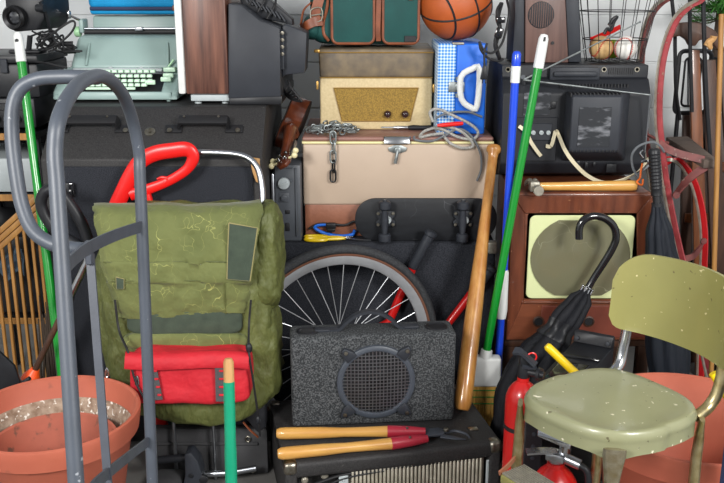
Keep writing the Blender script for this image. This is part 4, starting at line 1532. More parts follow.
part_each('corner_cap', b, m_nickel, T, label='worn metal corner cap')
b = MB()
u0, u1 = .185, .615
b.box(AP((u0 + u1) / 2, .034, .09), (u1 - u0, .01, .15), Ra, 0)
nf = 34
for i in range(nf):
    u = u0 + .01 + (u1 - u0 - .02) * (i + .5) / nf
    b.box(AP(u, .019, .092), (.0072, .022, .148), Ra, .002, 1)
part('ribbed_panel', b, m_fin, T, label='ribbed silver panel')
b = MB()
for u, w in ((u0 - .012, .028), (u1 + .018, .034)):
    b.box(AP(u, .010, .085), (w, .006, .14), Ra, .002, 1)
    for z in (.04, .14):
        b.lathe(AP(u, .0065, z), -ap, [(.004, 0), (.003, .002), (0, .002)], 10)
part_each('end_plate', b, m_whitegrey, T)
b = MB()
for u, z in ((.06, .142), (.12, .15), (.075, .115)):
    b.lathe(AP(u, .036, z), -ap, [(.012, 0), (.011, .008), (.006, .012), (0, .012)], 14)
part_each('control_knob', b, m_grime, T)
b = MB().tube([AP(.05, .02, .12), AP(.1, .012, .14), AP(.16, .012, .155), AP(.24, .014, .16), AP(.42, .012, .163), AP(.58, .016, .162)], .0045, 8, 6)
b.tube([AP(.08, .016, .1), AP(.14, .01, .135), AP(.2, .01, .150), AP(.3, .012, .156)], .004, 8, 6)
part_each('front_cable', b, m_black2, T)
c = AP(.5, .02, ZA)
b = MB().box(AP(.60, .095, ZA + .001), (.03, .022, .005), Ra, .002)
part('lid_catch', b, m_nickel, T)

# ------------------------------------------------------------ small carpeted speaker
SO = V((-.217, 2.534, ZA + .0015))
ang = math.radians(5.4)
se, sp_ = V((math.cos(ang), math.sin(ang), 0)), V((-math.sin(ang), math.cos(ang), 0))
Rs_ = Matrix((se, sp_, V((0, 0, 1)))).transposed()
SW, SD, SH = .511, .115, .300


def SP(u, w, z):
    return SO + se * u + sp_ * w + V((0, 0, z))


def SPX(px, py, w=0):
    d = ray(px, py)
    q = SP(0, w, 0)
    return CAM + d * ((q - CAM).dot(sp_) / d.dot(sp_))


T = thing('carpeted_speaker', 'grey carpet-covered speaker with round grille standing on the amplifier', 'speaker', SP(SW / 2, SD / 2, 0))
b = MB().box(SP(SW / 2, SD / 2, SH / 2), (SW, SD, SH), Rs_, .013, 3)
part('speaker_box', b, m_carpet2, T)
c = SPX(376, 381.5)
b = MB().lathe(c, -sp_, [(.104, -.004), (.102, .006), (.106, .011), (.114, .012), (.121, .008), (.123, -.004)], 48)
ring = part('grille_ring', b, m_steelgrey, T, label='grey ring of the grille')
b = MB().lathe(c, -sp_, [(.105, -.002), (.105, .001), (.085, .0012), (.02, .0014), (0, .0015)], 40)
part('cone', b, m_cone, T, label='dark speaker cone')
b = MB().lathe(c, -sp_, [(.034, .001), (.028, .006), (.0, .0085)], 24)
part('dust_cap', b, m_crtdark, T)
b = MB()
R = .1045
for i in range(-8, 9):
    o_ = i * .0112
    h = math.sqrt(max(0, R * R - o_ * o_))
    if h < .02:
        continue
    b.tube([c + se * o_ - sp_ * (.008 + .008 * (1 - (t / h) ** 2 * (h / R) ** 2 - (o_ / R) ** 2)) + V((0, 0, t)) for t in (-h, -h * .5, 0, h * .5, h)], .0017, 5, 2)
    b.tube([c + se * t - sp_ * (.008 + .008 * (1 - (t / h) ** 2 * (h / R) ** 2 - (o_ / R) ** 2)) + V((0, 0, o_)) for t in (-h, -h * .5, 0, h * .5, h)], .0017, 5, 2)
part('wire_grille', b, m_alu, T, label='silver wire mesh')
for a in (48, 132, 226, 313):
    dr = se * math.cos(math.radians(a)) + V((0, 0, math.sin(math.radians(a))))
    tn = -se * math.sin(math.radians(a)) + V((0, 0, math.cos(math.radians(a))))
    b = MB().prism([c + dr * r_ + tn * t_ - sp_ * .001 for r_, t_ in ((.110, -.019), (.128, -.018), (.154, -.007), (.154, .007), (.128, .018), (.110, .019))], -sp_ * .016, .004, 2)
    cl = part('clamp', b, m_crt, T, ring)
    b = MB().lathe(c + dr * .141 - sp_ * .0165, -sp_, [(.007, 0), (.006, .004), (0, .005)], 12)
    part('screw', b, m_nickel, T, ring)
b = MB()
for u in (.055, SW - .055):
    b.lathe(SP(u, .055, SH - .001), (0, 0, 1), [(.036, 0), (.035, .004), (.03, .006), (.026, .002), (0, .002)], 28, sx=1.0)
part_each('top_cup', b, m_black, T)
ha = [SPX(322, 330, .055), SPX(338, 329, .055), SPX(346, 322, .055), SPX(356, 315, .055), SPX(368, 311.5, .055), SPX(380, 313, .055), SPX(391, 319, .055), SPX(399, 326, .055), SPX(411, 326, .055)]
for p in (ha[0], ha[1], ha[-1], ha[-2]):
    p.z = max(p.z, SO.z + SH + .003)
b = MB().strap(ha, .024, .009, sp_, 6)
for p in (ha[0], ha[-1]):
    b.box(p + V((0, 0, .0)), (.045, .03, .009), Rs_, .003)
part('strap_handle', b, m_crt, T)

# ------------------------------------------------------------ bicycle wheel
WC = V((-.0765, 2.872, .3558))
wx = V((math.cos(.27), math.sin(.27), 0))
tl = (V((0, .05, 1)) - wx * V((0, .05, 1)).dot(wx)).normalized()
wn = wx.cross(tl)  # points away from camera or toward
if wn.y > 0:
    wn = -wn
T = thing('bicycle_wheel', 'spoked bicycle wheel with black tyre leaning on the carpeted cabinet', 'bicycle wheel', WC - tl * .3555)


def ringprof(prof, n=96):
    b = MB()
    b.lathe(WC, wn, [(a * 1.021, h) for a, h in prof], n, 0, (0, 0, 1), True)
    return b


tyre = [(.332 + .0155 * math.cos(2 * PI * i / 14), .019 * math.sin(2 * PI * i / 14)) for i in range(14)]
part('tyre', ringprof(tyre), m_tyre, T, label='black tyre')
for s in (1, -1):
    pr = [(.3125, .0150 * s), (.3170, .0166 * s), (.3205, .0172 * s), (.3170, .0140 * s)]
    part('sidewall', ringprof(pr if s > 0 else pr[::-1]), m_brownwall, T, label='brown sidewall band')
part('rim', ringprof([(.2815, -.006), (.2815, .006), (.2885, .0125), (.312, .0150), (.314, .0), (.312, -.0150), (.2885, -.0125)]), m_rim, T, label='silver rim')
b = MB().lathe(WC - wn * .04, wn, [(0, 0), (.006, 0), (.006, .012), (.022, .013), (.022, .017), (.013, .02), (.013, .06), (.022, .063), (.022, .067), (.006, .068), (.006, .08), (0, .08)], 20)
part('hub', b, m_alu, T)
for i in range(32):
    a = 2 * PI * (i + .5) / 32 + .03
    sgn = 1 if i % 2 else -1
    off = .30 * (1 if (i // 2) % 2 else -1)
    rim = WC + (wx * math.cos(a) + tl * math.sin(a)) * .289
    hb = WC + (wx * math.cos(a + off * 2.4) + tl * math.sin(a + off * 2.4)) * .0205 + wn * (.025 * sgn)
    part('spoke', MB().cyl(hb, rim, .0014, 6), m_rim, T)

# ------------------------------------------------------------ red bolt cutter behind the wheel
YBo = 3.003
T = thing('bolt_cutter', 'red bolt cutter with black grips upright behind the bicycle wheel', 'bolt cutter', (pY(350, 440, YBo).x, YBo, 0))
pv = V((pY(352, 440, YBo).x, YBo, .27))
for (ax_, ay_), (gx, gy), (ex, ey) in (((431, 233), (413, 266.5), (389, 322)), ((491.5, 268), (475, 289), (447, 325))):
    a, g, e = pY(ax_, ay_, YBo), pY(gx, gy, YBo), pY(ex, ey, YBo)
    b = MB().tube([g, e, pv + V(((.01 if ax_ < 450 else .03), 0, .05))], .0155, 14, 1)
    hp = part('handle', b, m_redsteel, T, label='red tubular handle')
    d = (a - g).normalized()
    b = MB().lathe(g, d, [(.0165, -.006), (.0185, 0), (.0185, (a - g).length - .012), (.0225, (a - g).length - .008), (.0225, (a - g).length + .004), (.015, (a - g).length + .008), (0, (a - g).length + .008)], 18)
    part('grip', b, m_crt, T, hp)
b = MB().box(pv, (.08, .02, .1), None, .006)
b.hexa([pv + V((-.03, -.012, -.25)), pv + V((.05, -.012, -.25)), pv + V((.05, .012, -.25)), pv + V((-.03, .012, -.25)), pv + V((-.03, -.012, -.04)), pv + V((.03, -.012, -.04)), pv + V((.03, .012, -.04)), pv + V((-.03, .012, -.04))], .006)
part('jaws', b, m_grime, T)

# ------------------------------------------------------------ skateboard
YK = 3.063
x0, x1 = pY(355, 220, YK).x, pY(497, 220, YK).x
z0, z1 = ZC + .002, pY(400, 198.5, YK).z
T = thing('skateboard', 'black skateboard standing on its edge, wheels outward, below the trunk', 'skateboard', ((x0 + x1) / 2, YK, z0))
b = MB().prism(rrect(x0, x1, z0, z1, YK, (z1 - z0) * .47, 8), V((0, .011, 0)), .003, 2)
part('deck', b, m_deck, T)
for px in (385.5, 462.5):
    cx = pY(px, 220, YK).x
    cz = (z0 + z1) / 2 + .004
    b = MB()
    b.prism([V((cx + a, YK - .001, cz + c_)) for a, c_ in ((-.03, -.026), (.03, -.026), (.035, -.01), (.024, 0), (.035, .016), (.03, .03), (-.03, .03), (-.035, .016), (-.024, 0), (-.035, -.01))], V((0, -.012, 0)), .003, 2)
    tr = part('truck', b, m_crt, T)
    b = MB()
    for sx in (-.026, .026):
        for sz in (-.018, .022):
            b.lathe((cx + sx, YK - .014, cz + sz), (0, -1, 0), [(.0065, 0), (.0055, .004), (0, .0045)], 10)
    part_each('bolt', b, m_nickel, T, tr)
    b = MB().lathe((cx + .008, YK - .012, cz), (0, -1, 0), [(.012, 0), (.012, .012), (.010, .014), (.009, .024), (0, .025)], 16)
    part('kingpin', b, m_whitegrey, T, tr)
    b = MB().tube([V((cx - .004, YK - .043, cz - .078)), V((cx - .004, YK - .043, cz - .04)), V((cx - .004, YK - .038, cz)), V((cx - .004, YK - .043, cz + .04)), V((cx - .004, YK - .043, cz + .078))], [.008, .010, .015, .010, .008], 12, 4)
    part('axle', b, m_crt, T, tr)
    for sz in (-1, 1):
        c = V((cx - .004, YK - .043, cz + sz * .058))
        r_ = .0215
        b = MB().lathe(c - V((0, 0, .015)), (0, 0, 1), [(.008, 0), (.017, 0), (r_, .005), (r_ + .0005, .015), (r_, .025), (.017, .03), (.008, .03)], 24)
        wl = part('wheel', b, m_crt, T)
        b = MB().lathe(c + V((0, 0, .015 * sz)), (0, 0, sz), [(.008, 0), (.008, .002), (.004, .005), (0, .005)], 10)
        part('axle_nut', b, m_whitegrey, T, wl)

# ------------------------------------------------------------ scissors and blue strap
T = thing('scissors', 'yellow-handled scissors lying open below the trunk', 'scissors', pY(335, 236, 3.07))
T.location.z = ZC
zq = ZC + .0075


def pz(px, Y):
    return V((pY(px, 236, Y).x, Y, zq))


b = MB()
for Y, dy in ((3.060, .015), (3.094, .012)):
    c = pz(316, Y)
    b.tube([c + V((.038 * math.cos(a), dy * math.sin(a), .0)) for a in [2 * PI * i / 14 for i in range(14)]], .006, 8, 2, True)
b.tube([pz(327, 3.060), pz(338, 3.068), pz(346, 3.075)], [.005, .006, .004], 8, 4)
b.tube([pz(327, 3.092), pz(338, 3.085), pz(346, 3.078)], [.005, .006, .004], 8, 4)
part('handle', b, m_yellow, T, label='yellow plastic handles')
b = MB()
b.prism([pz(344, 3.070), pz(344, 3.080), pz(360, 3.058), pz(371, 3.046), pz(358, 3.050)], V((0, 0, .002)))
b.prism([pz(344, 3.076) + V((0, 0, .003)), pz(344, 3.084) + V((0, 0, .003)), pz(352, 3.088) + V((0, 0, .003)), pz(353, 3.082) + V((0, 0, .003))], V((0, 0, .002)))
part('blade', b, m_alu, T)
T = thing('buckle_strap', 'blue and black looped strap with black buckle beside yellow scissors', 'strap', pY(334, 232, 3.105))
T.location.z = ZC
Yq = 3.108
b = MB().tube([pY(p[0], p[1], Yq - .0) for p in ((355, 230), (352, 234.5), (340, 236), (324, 233), (315, 228), (318, 225), (330, 224.5))], .0062, 10, 6)
part('blue_loop', b, m_bluecord, T)
b = MB().tube([pY(p[0], p[1], Yq) for p in ((309, 229), (318, 224), (332, 224), (345, 225), (354, 221.5), (358, 227), (355, 233))], .0042, 8, 6)
part('black_cord', b, m_black2, T)
b = MB().box(pY(331, 226, Yq - .004), (.036, .02, .024), None, .005)
b.box(pY(331, 230, Yq - .006), (.03, .016, .012), None, .003)
part('buckle', b, m_black, T)

# ------------------------------------------------------------ baseball bat
a, t = V((.3205, 2.63, ZA + .008)), pY(494, 147, 3.078)
d = (t - a)
L = d.length
d.normalize()
T = thing('baseball_bat', 'wooden baseball bat standing handle-up on the amplifier against the trunk', 'bat', a)
a2 = a + d * .006
pr = [(0, 0), (.02, .001), (.025, .008), (.0285, .03), (.0292, .10), (.0288, .25), (.0272, .36), (.0238, .47), (.0205, .57), (.0175, .68), (.0165, L - .05), (.0185, L - .03), (.0245, L - .022), (.026, L - .013), (.022, L - .003), (0, L)]
b = MB().lathe(a2, d, pr[:-5] + [(.0165, L - .05)], 28)
part('barrel', b, m_bat, T)
b = MB().lathe(a2, d, [(.0163, L - .05), (.0185, L - .03), (.0245, L - .022), (.026, L - .013), (.022, L - .003), (0, L)], 28)
part('knob', b, m_bat, T)

# ------------------------------------------------------------ loppers with wooden handles
zl_ = ZA + .0238
T = thing('loppers', 'garden loppers with two wooden handles and red sleeves on the amplifier', 'loppers', pZ(370, 440, ZA))
for (p0, p1, p2, s0) in (((276, 433.5), (388, 431.5), (426, 431.5), 0), ((277, 454), (391.5, 443.5), (428, 438.5), 0)):
    A0, A1, A2 = pZ(*p0, zl_), pZ(*p1, zl_), pZ(*p2, zl_)
    d = (A1 - A0).normalized()
    l1 = (A1 - A0).length
    b = MB().lathe(A0, d, [(0, 0), (.013, .002), (.0175, .012), (.0185, .03), (.0175, l1 * .4), (.0145, l1 * .6), (.0155, l1 * .8), (.0175, l1)], 18)
    hp = part('handle', b, m_ashx, T, label='varnished wooden handle')
    d2_ = (A2 - A1).normalized()
    l2 = (A2 - A1).length
    b = MB().lathe(A1 - d2_ * .002, d2_, [(.0185, 0), (.019, .004), (.0165, l2 * .6), (.0115, l2), (0, l2 + .002)], 16)
    part('red_sleeve', b, m_maroon, T, hp, label='dark red sleeve')
    b = MB()
    q = A1.lerp(A2, .5)
    b.lathe(q + V((0, -.006, .0135)), (0, -.3, 1), [(.005, 0), (.004, .004), (0, .005)], 10)
    part('rivet', b, m_nickel, T, hp)
b = MB()
q = lambda px, py: pZ(px, py, ZA + .012)
b.prism([q(424, 431), q(438, 429.5), q(446, 432), q(444, 436), q(426, 438)], V((0, 0, .008)), .002)
b.tube([q(444, 433), q(455, 431), q(466, 434), q(470, 438)], [.005, .0045, .004, .002], 8, 5)
b.prism([q(442, 435), q(454, 437), q(466, 440), q(454, 440), q(440, 438)], V((0, 0, .004)), .001)
part('blades', b, m_steeldark, T)
b = MB().lathe(q(446, 433) + V((0, 0, .008)), (0, 0, 1), [(.009, 0), (.009, .006), (.006, .009), (0, .009)], 12)
part('pivot_bolt', b, m_nickel, T)

# ------------------------------------------------------------ broom
hd0, tp_ = pY(486, 354, 2.795), pY(541.5, 50, 2.86)
T = thing('broom', 'straw broom with green pole and white head, upright beside the bat', 'broom', (hd0.x, 2.76, 0))
d = (tp_ - hd0).normalized()
b = MB().tube([hd0, tp_ - d * .052], .0138, 16, 1)
part('pole', b, m_greenpole, T)
c = tp_ - d * .055
b = MB().lathe(c, d, [(.0145, -.002), (.0165, 0), (.0165, .06), (.0155, .09), (.011, .102), (0, .105)], 20)
cp = part('hanging_cap', b, m_white, T, label='white pole cap')
b = MB().prism([c + d * z_ + V((x, -.0155, 0)) for z_, x in ((.082, -.004), (.082, .004), (.096, .003), (.096, -.003))], V((0, -.001, 0)))
part('hanging_slot', b, m_black2, T, cp)
hx, hz0, hz1 = pY(487, 386, 2.78), pY(486, 386, 2.78).z, pY(486, 358, 2.78).z
X = hx.x - .004
b = MB().hexa([V((X - .054, 2.768, hz0)), V((X + .05, 2.768, hz0)), V((X + .05, 2.82, hz0)), V((X - .054, 2.82, hz0)), V((X - .044, 2.772, hz1)), V((X + .048, 2.772, hz1)), V((X + .048, 2.816, hz1)), V((X - .044, 2.816, hz1))], .008, 3)
b.lathe(hd0 - d * .03, d, [(.023, 0), (.021, .03), (.019, .045), (.0145, .046)], 18)
part('head', b, m_white, T, label='white plastic head')
rows = []
b = MB()
rnd = random.Random(2)
for i in range(26):
    for j in range(7):
        u, w = (i + .5) / 26 - .5, (j + .5) / 7 - .5
        p0 = V((X + u * .1, 2.794 + w * .04, hz0 + .004))
        p1 = V((X + u * .125 - .002 + rnd.uniform(-.004, .004), 2.794 + w * .06 + rnd.uniform(-.004, .004), .003 + rnd.random() * .02))
        if p1.x < .364:
            p1.x = .364
        b.tube([p0, p0.lerp(p1, .5) + V((rnd.uniform(-.003, .003), 0, 0)), p1], [.0028, .0026, .0016], 4, 1)
br = part('bristles', b, m_straw, T, label='straw bristles')
b = MB()
for py in (396, 402.5, 409):
    z = pY(486, py, 2.73).z
    f = (hz0 - z) / hz0
    hw, hd2 = .051 + .013 * f, .0215 + .014 * f
    b.tube([V((X + sx * hw, 2.794 + sy * hd2, z)) for sx, sy in ((-1, -1), (1, -1), (1, 1), (-1, 1))], .0019, 6, 1, True)
part_each('stitching', b, m_greenthread, T, br)

# ------------------------------------------------------------ blue pole
t0, b0 = pY(516, 66, 2.86), pY(498.5, 362, 2.85)
d = (t0 - b0).normalized()
bt = b0 - d * ((b0.z - .003) / d.z)
T = thing('mop_pole', 'blue mop pole with white bands standing between bat and wooden television', 'pole', bt)
b = MB().tube([bt, t0 - d * .05], .0128, 16, 1)
part('pole', b, m_bluepole, T)
b = MB().lathe(t0 - d * .052, d, [(.0142, 0), (.0150, .001), (.0150, .05), (.0142, .052)], 18)
part('white_band', b, m_white, T, label='white plastic band')
b = MB().lathe(t0, d, [(.0138, 0), (.0142, .002), (.0142, .036), (.01, .045), (0, .047)], 18)
part('end_cap', b, m_bluepole, T)
s0, s1 = b0 + d * ((pY(500, 318, 2.85) - b0).dot(d)), b0 + d * ((pY(502, 270, 2.85) - b0).dot(d))
b = MB().lathe(s0, d, [(.0135, -.002), (.0165, 0), (.0195, .03), (.0165, (s1 - s0).length - .01), (.0135, (s1 - s0).length)], 18)
part('white_sleeve', b, m_white, T, label='white plastic sleeve')
# ------------------------------------------------------------ vintage wooden television
YV = 2.872
g = lambda px, py, Y=YV: pY(px, py, Y)
xl0, xl1 = g(505.5, 340).x, g(513, 195).x
xr0, xr1 = g(655, 340).x, g(653, 195).x
zb, zt_ = g(505, 341).z, ZV
DP = .40
# plain dark stand below
T = thing('wooden_stand', 'dark wooden stand underneath the vintage wooden television', 'stand', ((xl0 + xr0) / 2, YV + .2, 0))
b = MB().span((xl0 + .0, YV + .02, zb - .03), (xr0, YV + .38, zb - .002), .004)
part('top', b, m_brownwood, T)
for x in (xl0 + .006, xr0 - .046):
    for y in (YV + .026, YV + .33):
        b = MB().span((x, y, 0), (x + .04, y + .04, zb - .031), .004)
        part('leg', b, m_brownwood, T)
b = MB().span((xl0 + .05, YV + .34, .05), (xr0 - .05, YV + .35, zb - .04))
part('back_board', b, m_black2, T)
T = thing('vintage_television', 'vintage wooden television with rounded grey screen and cream bezel', 'television', ((xl0 + xr0) / 2, YV + .2, zb))
b = MB()
b.hexa([V((xl0, YV + .012, zb)), V((xr0, YV + .012, zb)), V((xr0 - .01, YV + DP, zb)), V((xl0 + .01, YV + DP, zb)),
        V((xl1 - .002, YV + .012, zt_)), V((xr1 + .002, YV + .012, zt_)), V((xr1 - .01, YV + DP, zt_)), V((xl1 + .01, YV + DP, zt_))], .008, 3)
part('cabinet', b, m_oldwood, T)
# mitred front frame
out = [g(506, 340), g(655, 340), g(653, 196), g(513, 196)]
inn = [g(524, 299.5, YV + .004), g(637.5, 299.5, YV + .004), g(637, 213.5, YV + .004), g(525, 213.5, YV + .004)]
fr = [(0, 1), (1, 2), (2, 3), (3, 0)]
b = MB()
for i, j in fr[1:]:
    b.hexa([out[i], out[j], out[j] + V((0, .012, 0)), out[i] + V((0, .012, 0)), inn[i], inn[j], inn[j] + V((0, .014, 0)), inn[i] + V((0, .014, 0))], .002, 1)
part('front_frame', b, m_oldwoodv, T)
b = MB()
b.hexa([out[0], out[1], out[1] + V((0, .012, 0)), out[0] + V((0, .012, 0)), inn[0], inn[1], inn[1] + V((0, .014, 0)), inn[0] + V((0, .014, 0))], .002, 1)
pn = part('control_board', b, m_oldwood, T)
b = MB().prism(PX([(542, 306), (650, 306), (650, 338), (602, 338), (596, 334), (540, 330)], YV - .0015), V((0, .006, 0)), .002, 1)
part('metal_fascia', b, m_rust if False else mat('maroon_fascia', (120, 62, 48), .4, col2=(102, 50, 38), ns=20, w=.3), T, pn)
for px in (538.5, 588.5):
    c = g(px, 321.5)
    b = MB().lathe(c + V((0, .004, 0)), (0, -1, 0), [(.014, 0), (.016, .003), (.020, .005), (.020, .007), (.0155, .0085), (.0145, .005), (0, .005)], 22)
    kp = part('control_socket', b, m_brownwood, T, pn)
    b = MB().lathe(c + V((0, -.001, 0)), (0, -1, 0), [(.0145, 0), (.014, .0022), (0, .0022)], 18)
    part('socket_hole', b, m_black2, T, pn)
b = MB().span(g(522, 303.5, YV - .006), g(640, 301, YV + .01) + V((0, .01, 0)), .002, 1)
part('ledge', b, m_oldwood, T)
bz = g(525.5, 298, YV + .012), g(635.5, 215, YV + .012)
b = MB()
po = rrect(inn[0].x - .001, inn[1].x + .001, inn[0].z - .001, inn[2].z + .001, YV + .012, .012)
b.prism(po, V((0, .012, 0)))
part('bezel_recess', b, m_oldwood, T)
b = MB().prism(rrect(bz[0].x, bz[1].x, bz[0].z, bz[1].z, YV + .0115, .02), V((0, -.005, 0)), .002, 1)
bzp = part('bezel', b, m_tvcream, T, label='cream screen bezel')
cx, cz = (bz[0].x + bz[1].x) / 2, (bz[0].z + bz[1].z) / 2
hw, hh = (bz[1].x - bz[0].x) / 2, (bz[1].z - bz[0].z) / 2
# clipped-circle screen, slightly domed
rows = []
Rc = hw * .955
Hh = hh * .90
for i in range(17):
    z = -Hh + 2 * Hh * i / 16
    w = min(math.sqrt(max(0, Rc * Rc - z * z * 1.25)), Rc)
    rows.append([V((cx + w * (2 * j / 20 - 1), YV + .0063 - .012 * (1 - ((w * (2 * j / 20 - 1)) / Rc) ** 2 * .8 - (z / Hh) ** 2 * .2) , cz + z)) for j in range(21)])
b = MB().sheet(rows, -.004)
part('screen', b, m_screen, T, bzp, label='dusty grey screen', sharp=80)

# ------------------------------------------------------------ hammer
zc_ = ZV + .019
c0, c1 = pZ(541, 186.5, zc_), pZ(637, 185.5, zc_)
T = thing('hammer', 'claw hammer with wooden handle lying on the vintage television', 'hammer', V((c0.x, c0.y, ZV)))
d = (c1 - c0).normalized()
l_ = (c1 - c0).length
b = MB().lathe(c0 - d * .03, d, [(0, 0), (.011, .001), (.0135, .03), (.014, .1), (.016, .2), (.018, l_ + .01), (.0165, l_ + .027), (0, l_ + .03)], 18, sx=.8)
part('handle', b, m_ashx, T, label='varnished wooden handle')
hc = c0 - d * .022
pd = V((d.y, -d.x, 0))
if pd.y > 0:
    pd = -pd
b = MB()
b.lathe(hc + pd * .012 + V((0, 0, -.001)), pd, [(.012, 0), (.0105, .02), (.0125, .03), (.0165, .034), (.0165, .052), (.014, .054), (0, .054)], 18)
b.box(hc + V((0, 0, .002)), (.032, .036, .034), None, .006)
for s in (-1, 1):
    b.tube([hc - pd * .012 + V((.007 * s, 0, .006)), hc - pd * .035 + V((.009 * s, 0, .012)), hc - pd * .062 + V((.012 * s, 0, .0)), hc - pd * .075 + V((.014 * s, 0, -.012))], [.010, .009, .007, .003], 8, 5)
part('head', b, m_grime, T, label='steel claw head')

# ------------------------------------------------------------ black monitor (back towards us)
YM = 3.06
zb = ZV + .002
g = lambda px, py, Y=YM: pY(px, py, Y)
x0, x1 = g(502, 120).x, g(649, 120).x
z1, z2, z3 = g(0, 94).z, g(0, 80).z, g(0, 66).z
T = thing('crt_monitor', 'bulky black tube television seen from behind on the wooden television', 'television', ((x0 + x1) / 2, YM + .2, zb))
b = MB()
b.prism([V((x0, y, z)) for y, z in ((YM + .03, zb + .02), (YM, zb + .06), (YM, z1), (YM + .035, z2), (YM + .05, z2 + .003), (YM + .05, z3), (YM + .36, z3), (YM + .42, zb + .30), (YM + .42, zb), (YM + .1, zb))], V((x1 - x0, 0, 0)), .006, 2)
part('housing', b, m_crtdark, T)
b = MB()
xa, xb_ = g(565, 100).x, g(630, 100).x
za, zz_ = g(0, 161).z, g(0, 90).z
fa, fb2 = g(569, 152, YM - .09), g(623, 96, YM - .09)
b.hexa([V((xa, YM - .001, za)), V((xb_, YM - .001, za)), V((xb_, YM - .001, zz_)), V((xa, YM - .001, zz_)), V((fa.x, YM - .09, fa.z)), V((fb2.x, YM - .09, fa.z)), V((fb2.x, YM - .09, fb2.z)), V((fa.x, YM - .09, fb2.z))], .008, 3)
hp = part('tube_housing', b, m_crt, T)
b = MB().span(g(577, 147, YM - .091), g(612, 107, YM - .092) + V((0, -.0012, 0)))
part('sticker', b, m_tape, T, hp, label='glossy wrinkled sticker')
b = MB()
for i in range(14):
    p = g(570 + i * 3.8, 100, YM - .06)
    b.box(V((p.x, YM - .05, zz_ - .008)), (.004, .05, .012), None)
    b.box(V((p.x, YM - .085, fa.z + .004)), (.004, .014, .006), None)
part_each('vent_slot', b, m_black2, T, hp)
b = MB()
lo, hi = g(513, 161), g(558, 117)
b.span((lo.x, YM - .006, lo.z), (hi.x, YM - .001, hi.z), .003, 1)
part('connector_panel', b, m_crtdark, T)
b = MB()
b.span((g(525, 139).x, YM - .011, g(0, 140).z), (g(551, 139).x, YM - .0065, g(0, 123).z), .002, 1)
cpn = part('jack_plate', b, m_crt, T)
for px in (532.5, 540.5, 547.5):
    b = MB().lathe(V((g(px, 132).x, YM - .0115, g(0, 132).z)), (0, -1, 0), [(.0075, 0), (.0075, .006), (.004, .007), (.003, .004), (0, .004)], 14)
    part('jack', b, m_whitegrey, T, cpn)
b = MB().span((g(523, 115).x, YM - .004, g(0, 115).z), (g(551, 91).x, YM - .001, g(0, 92.5).z))
part('rating_label', b, m_tape, T, label='glossy torn label')
b = MB()
for px, py, w, h in ((553, 105, .02, .024), (578, 163, .014, .016), (586, 165, .012, .02), (594, 164, .01, .014), (611, 168, .034, .03), (550, 108, .01, .01)):
    b.box(V((g(px, py).x, YM - .003, g(px, py).z)), (w, .006, h), None, .002)
part_each('small_socket', b, m_black, T)
b = MB()
p, q_ = g(549, 80, YM + .035), g(600, 67, YM + .035)
b.span((p.x, YM + .028, p.z), (q_.x, YM + .049, q_.z), .004, 2)
b.span((p.x + .012, YM + .016, p.z + .012), (q_.x - .012, YM + .03, q_.z - .014), .005, 2)
part('carry_handle', b, m_crt, T)
b = MB()
for i in range(12):
    x = g(609 + i * 2.2, 72, YM + .05).x
    b.box((x, YM + .0495, (z2 + z3) / 2 + .002), (.003, .004, .022), None)
for i in range(22):
    x = g(560 + i * 3.2, 86, YM + .02).x
    b.box((x, YM + .018, (z1 + z2) / 2 + .002), (.003, .012, .012), None)
part_each('vent_slot', b, m_black2, T)
b = MB()
for px in (508, 604, 637):
    c = g(px, 69.5, YM + .05)
    b.lathe(c + V((0, .001, 0)), (0, -1, 0), [(.009, 0), (.009, .003), (.006, .003), (.005, -.002 + .003), (0, .001)], 12)
part_each('screw', b, m_nickel, T)
b = MB().cyl(g(524, 83, YM + .02), g(523, 77, YM - .012), .008, 12)
ab = part('antenna_base', b, m_chrome, T)
for pts in ([pY(523, 80, 3.05), pY(640, 22, 3.02)], [pY(524, 80, 3.05), pY(650, 95, 3.0)]):
    b = MB().cyl(pts[0], pts[0].lerp(pts[1], .5), .0032, 8)
    b.cyl(pts[0].lerp(pts[1], .5), pts[1], .0024, 8)
    b.ball(pts[1], .004, 10, 6)
    part('antenna_rod', b, m_galv, T, label='silver antenna rod')
b = MB().tube([pY(650, 95, 2.999), pY(648, 120, 3.02), pY(645, 152, 3.04)], .0022, 8, 3)
part('antenna_lead', b, m_greycable, T)

# flat ribbon cable
b = MB()
Yr = 3.046
b.strap([pY(519, 126, Yr), pY(526, 132, Yr - .008), pY(531, 142, Yr - .006), pY(537, 151, Yr - .005), pY(541, 156, Yr)], .012, .0025, (.7, 0, .7), 6)
b.strap([pY(546, 146, Yr), pY(551, 146, Yr - .01), pY(554, 137, Yr - .012), pY(556, 131, Yr - .014), pY(559, 136, Yr - .016), pY(565, 150, Yr - .10), pY(575, 164, Yr - .12), pY(588, 176, Yr - .105), pY(604, 182.5, Yr - .10), pY(622, 180, Yr - .10), pY(638, 171, Yr - .10), pY(649, 158, Yr - .10)], .0125, .0025, (.6, -.35, .75), 7)
solo('ribbon_cable', b, m_ribbon, 'cream flat aerial cable dangling from the back of the black television', 'cable')

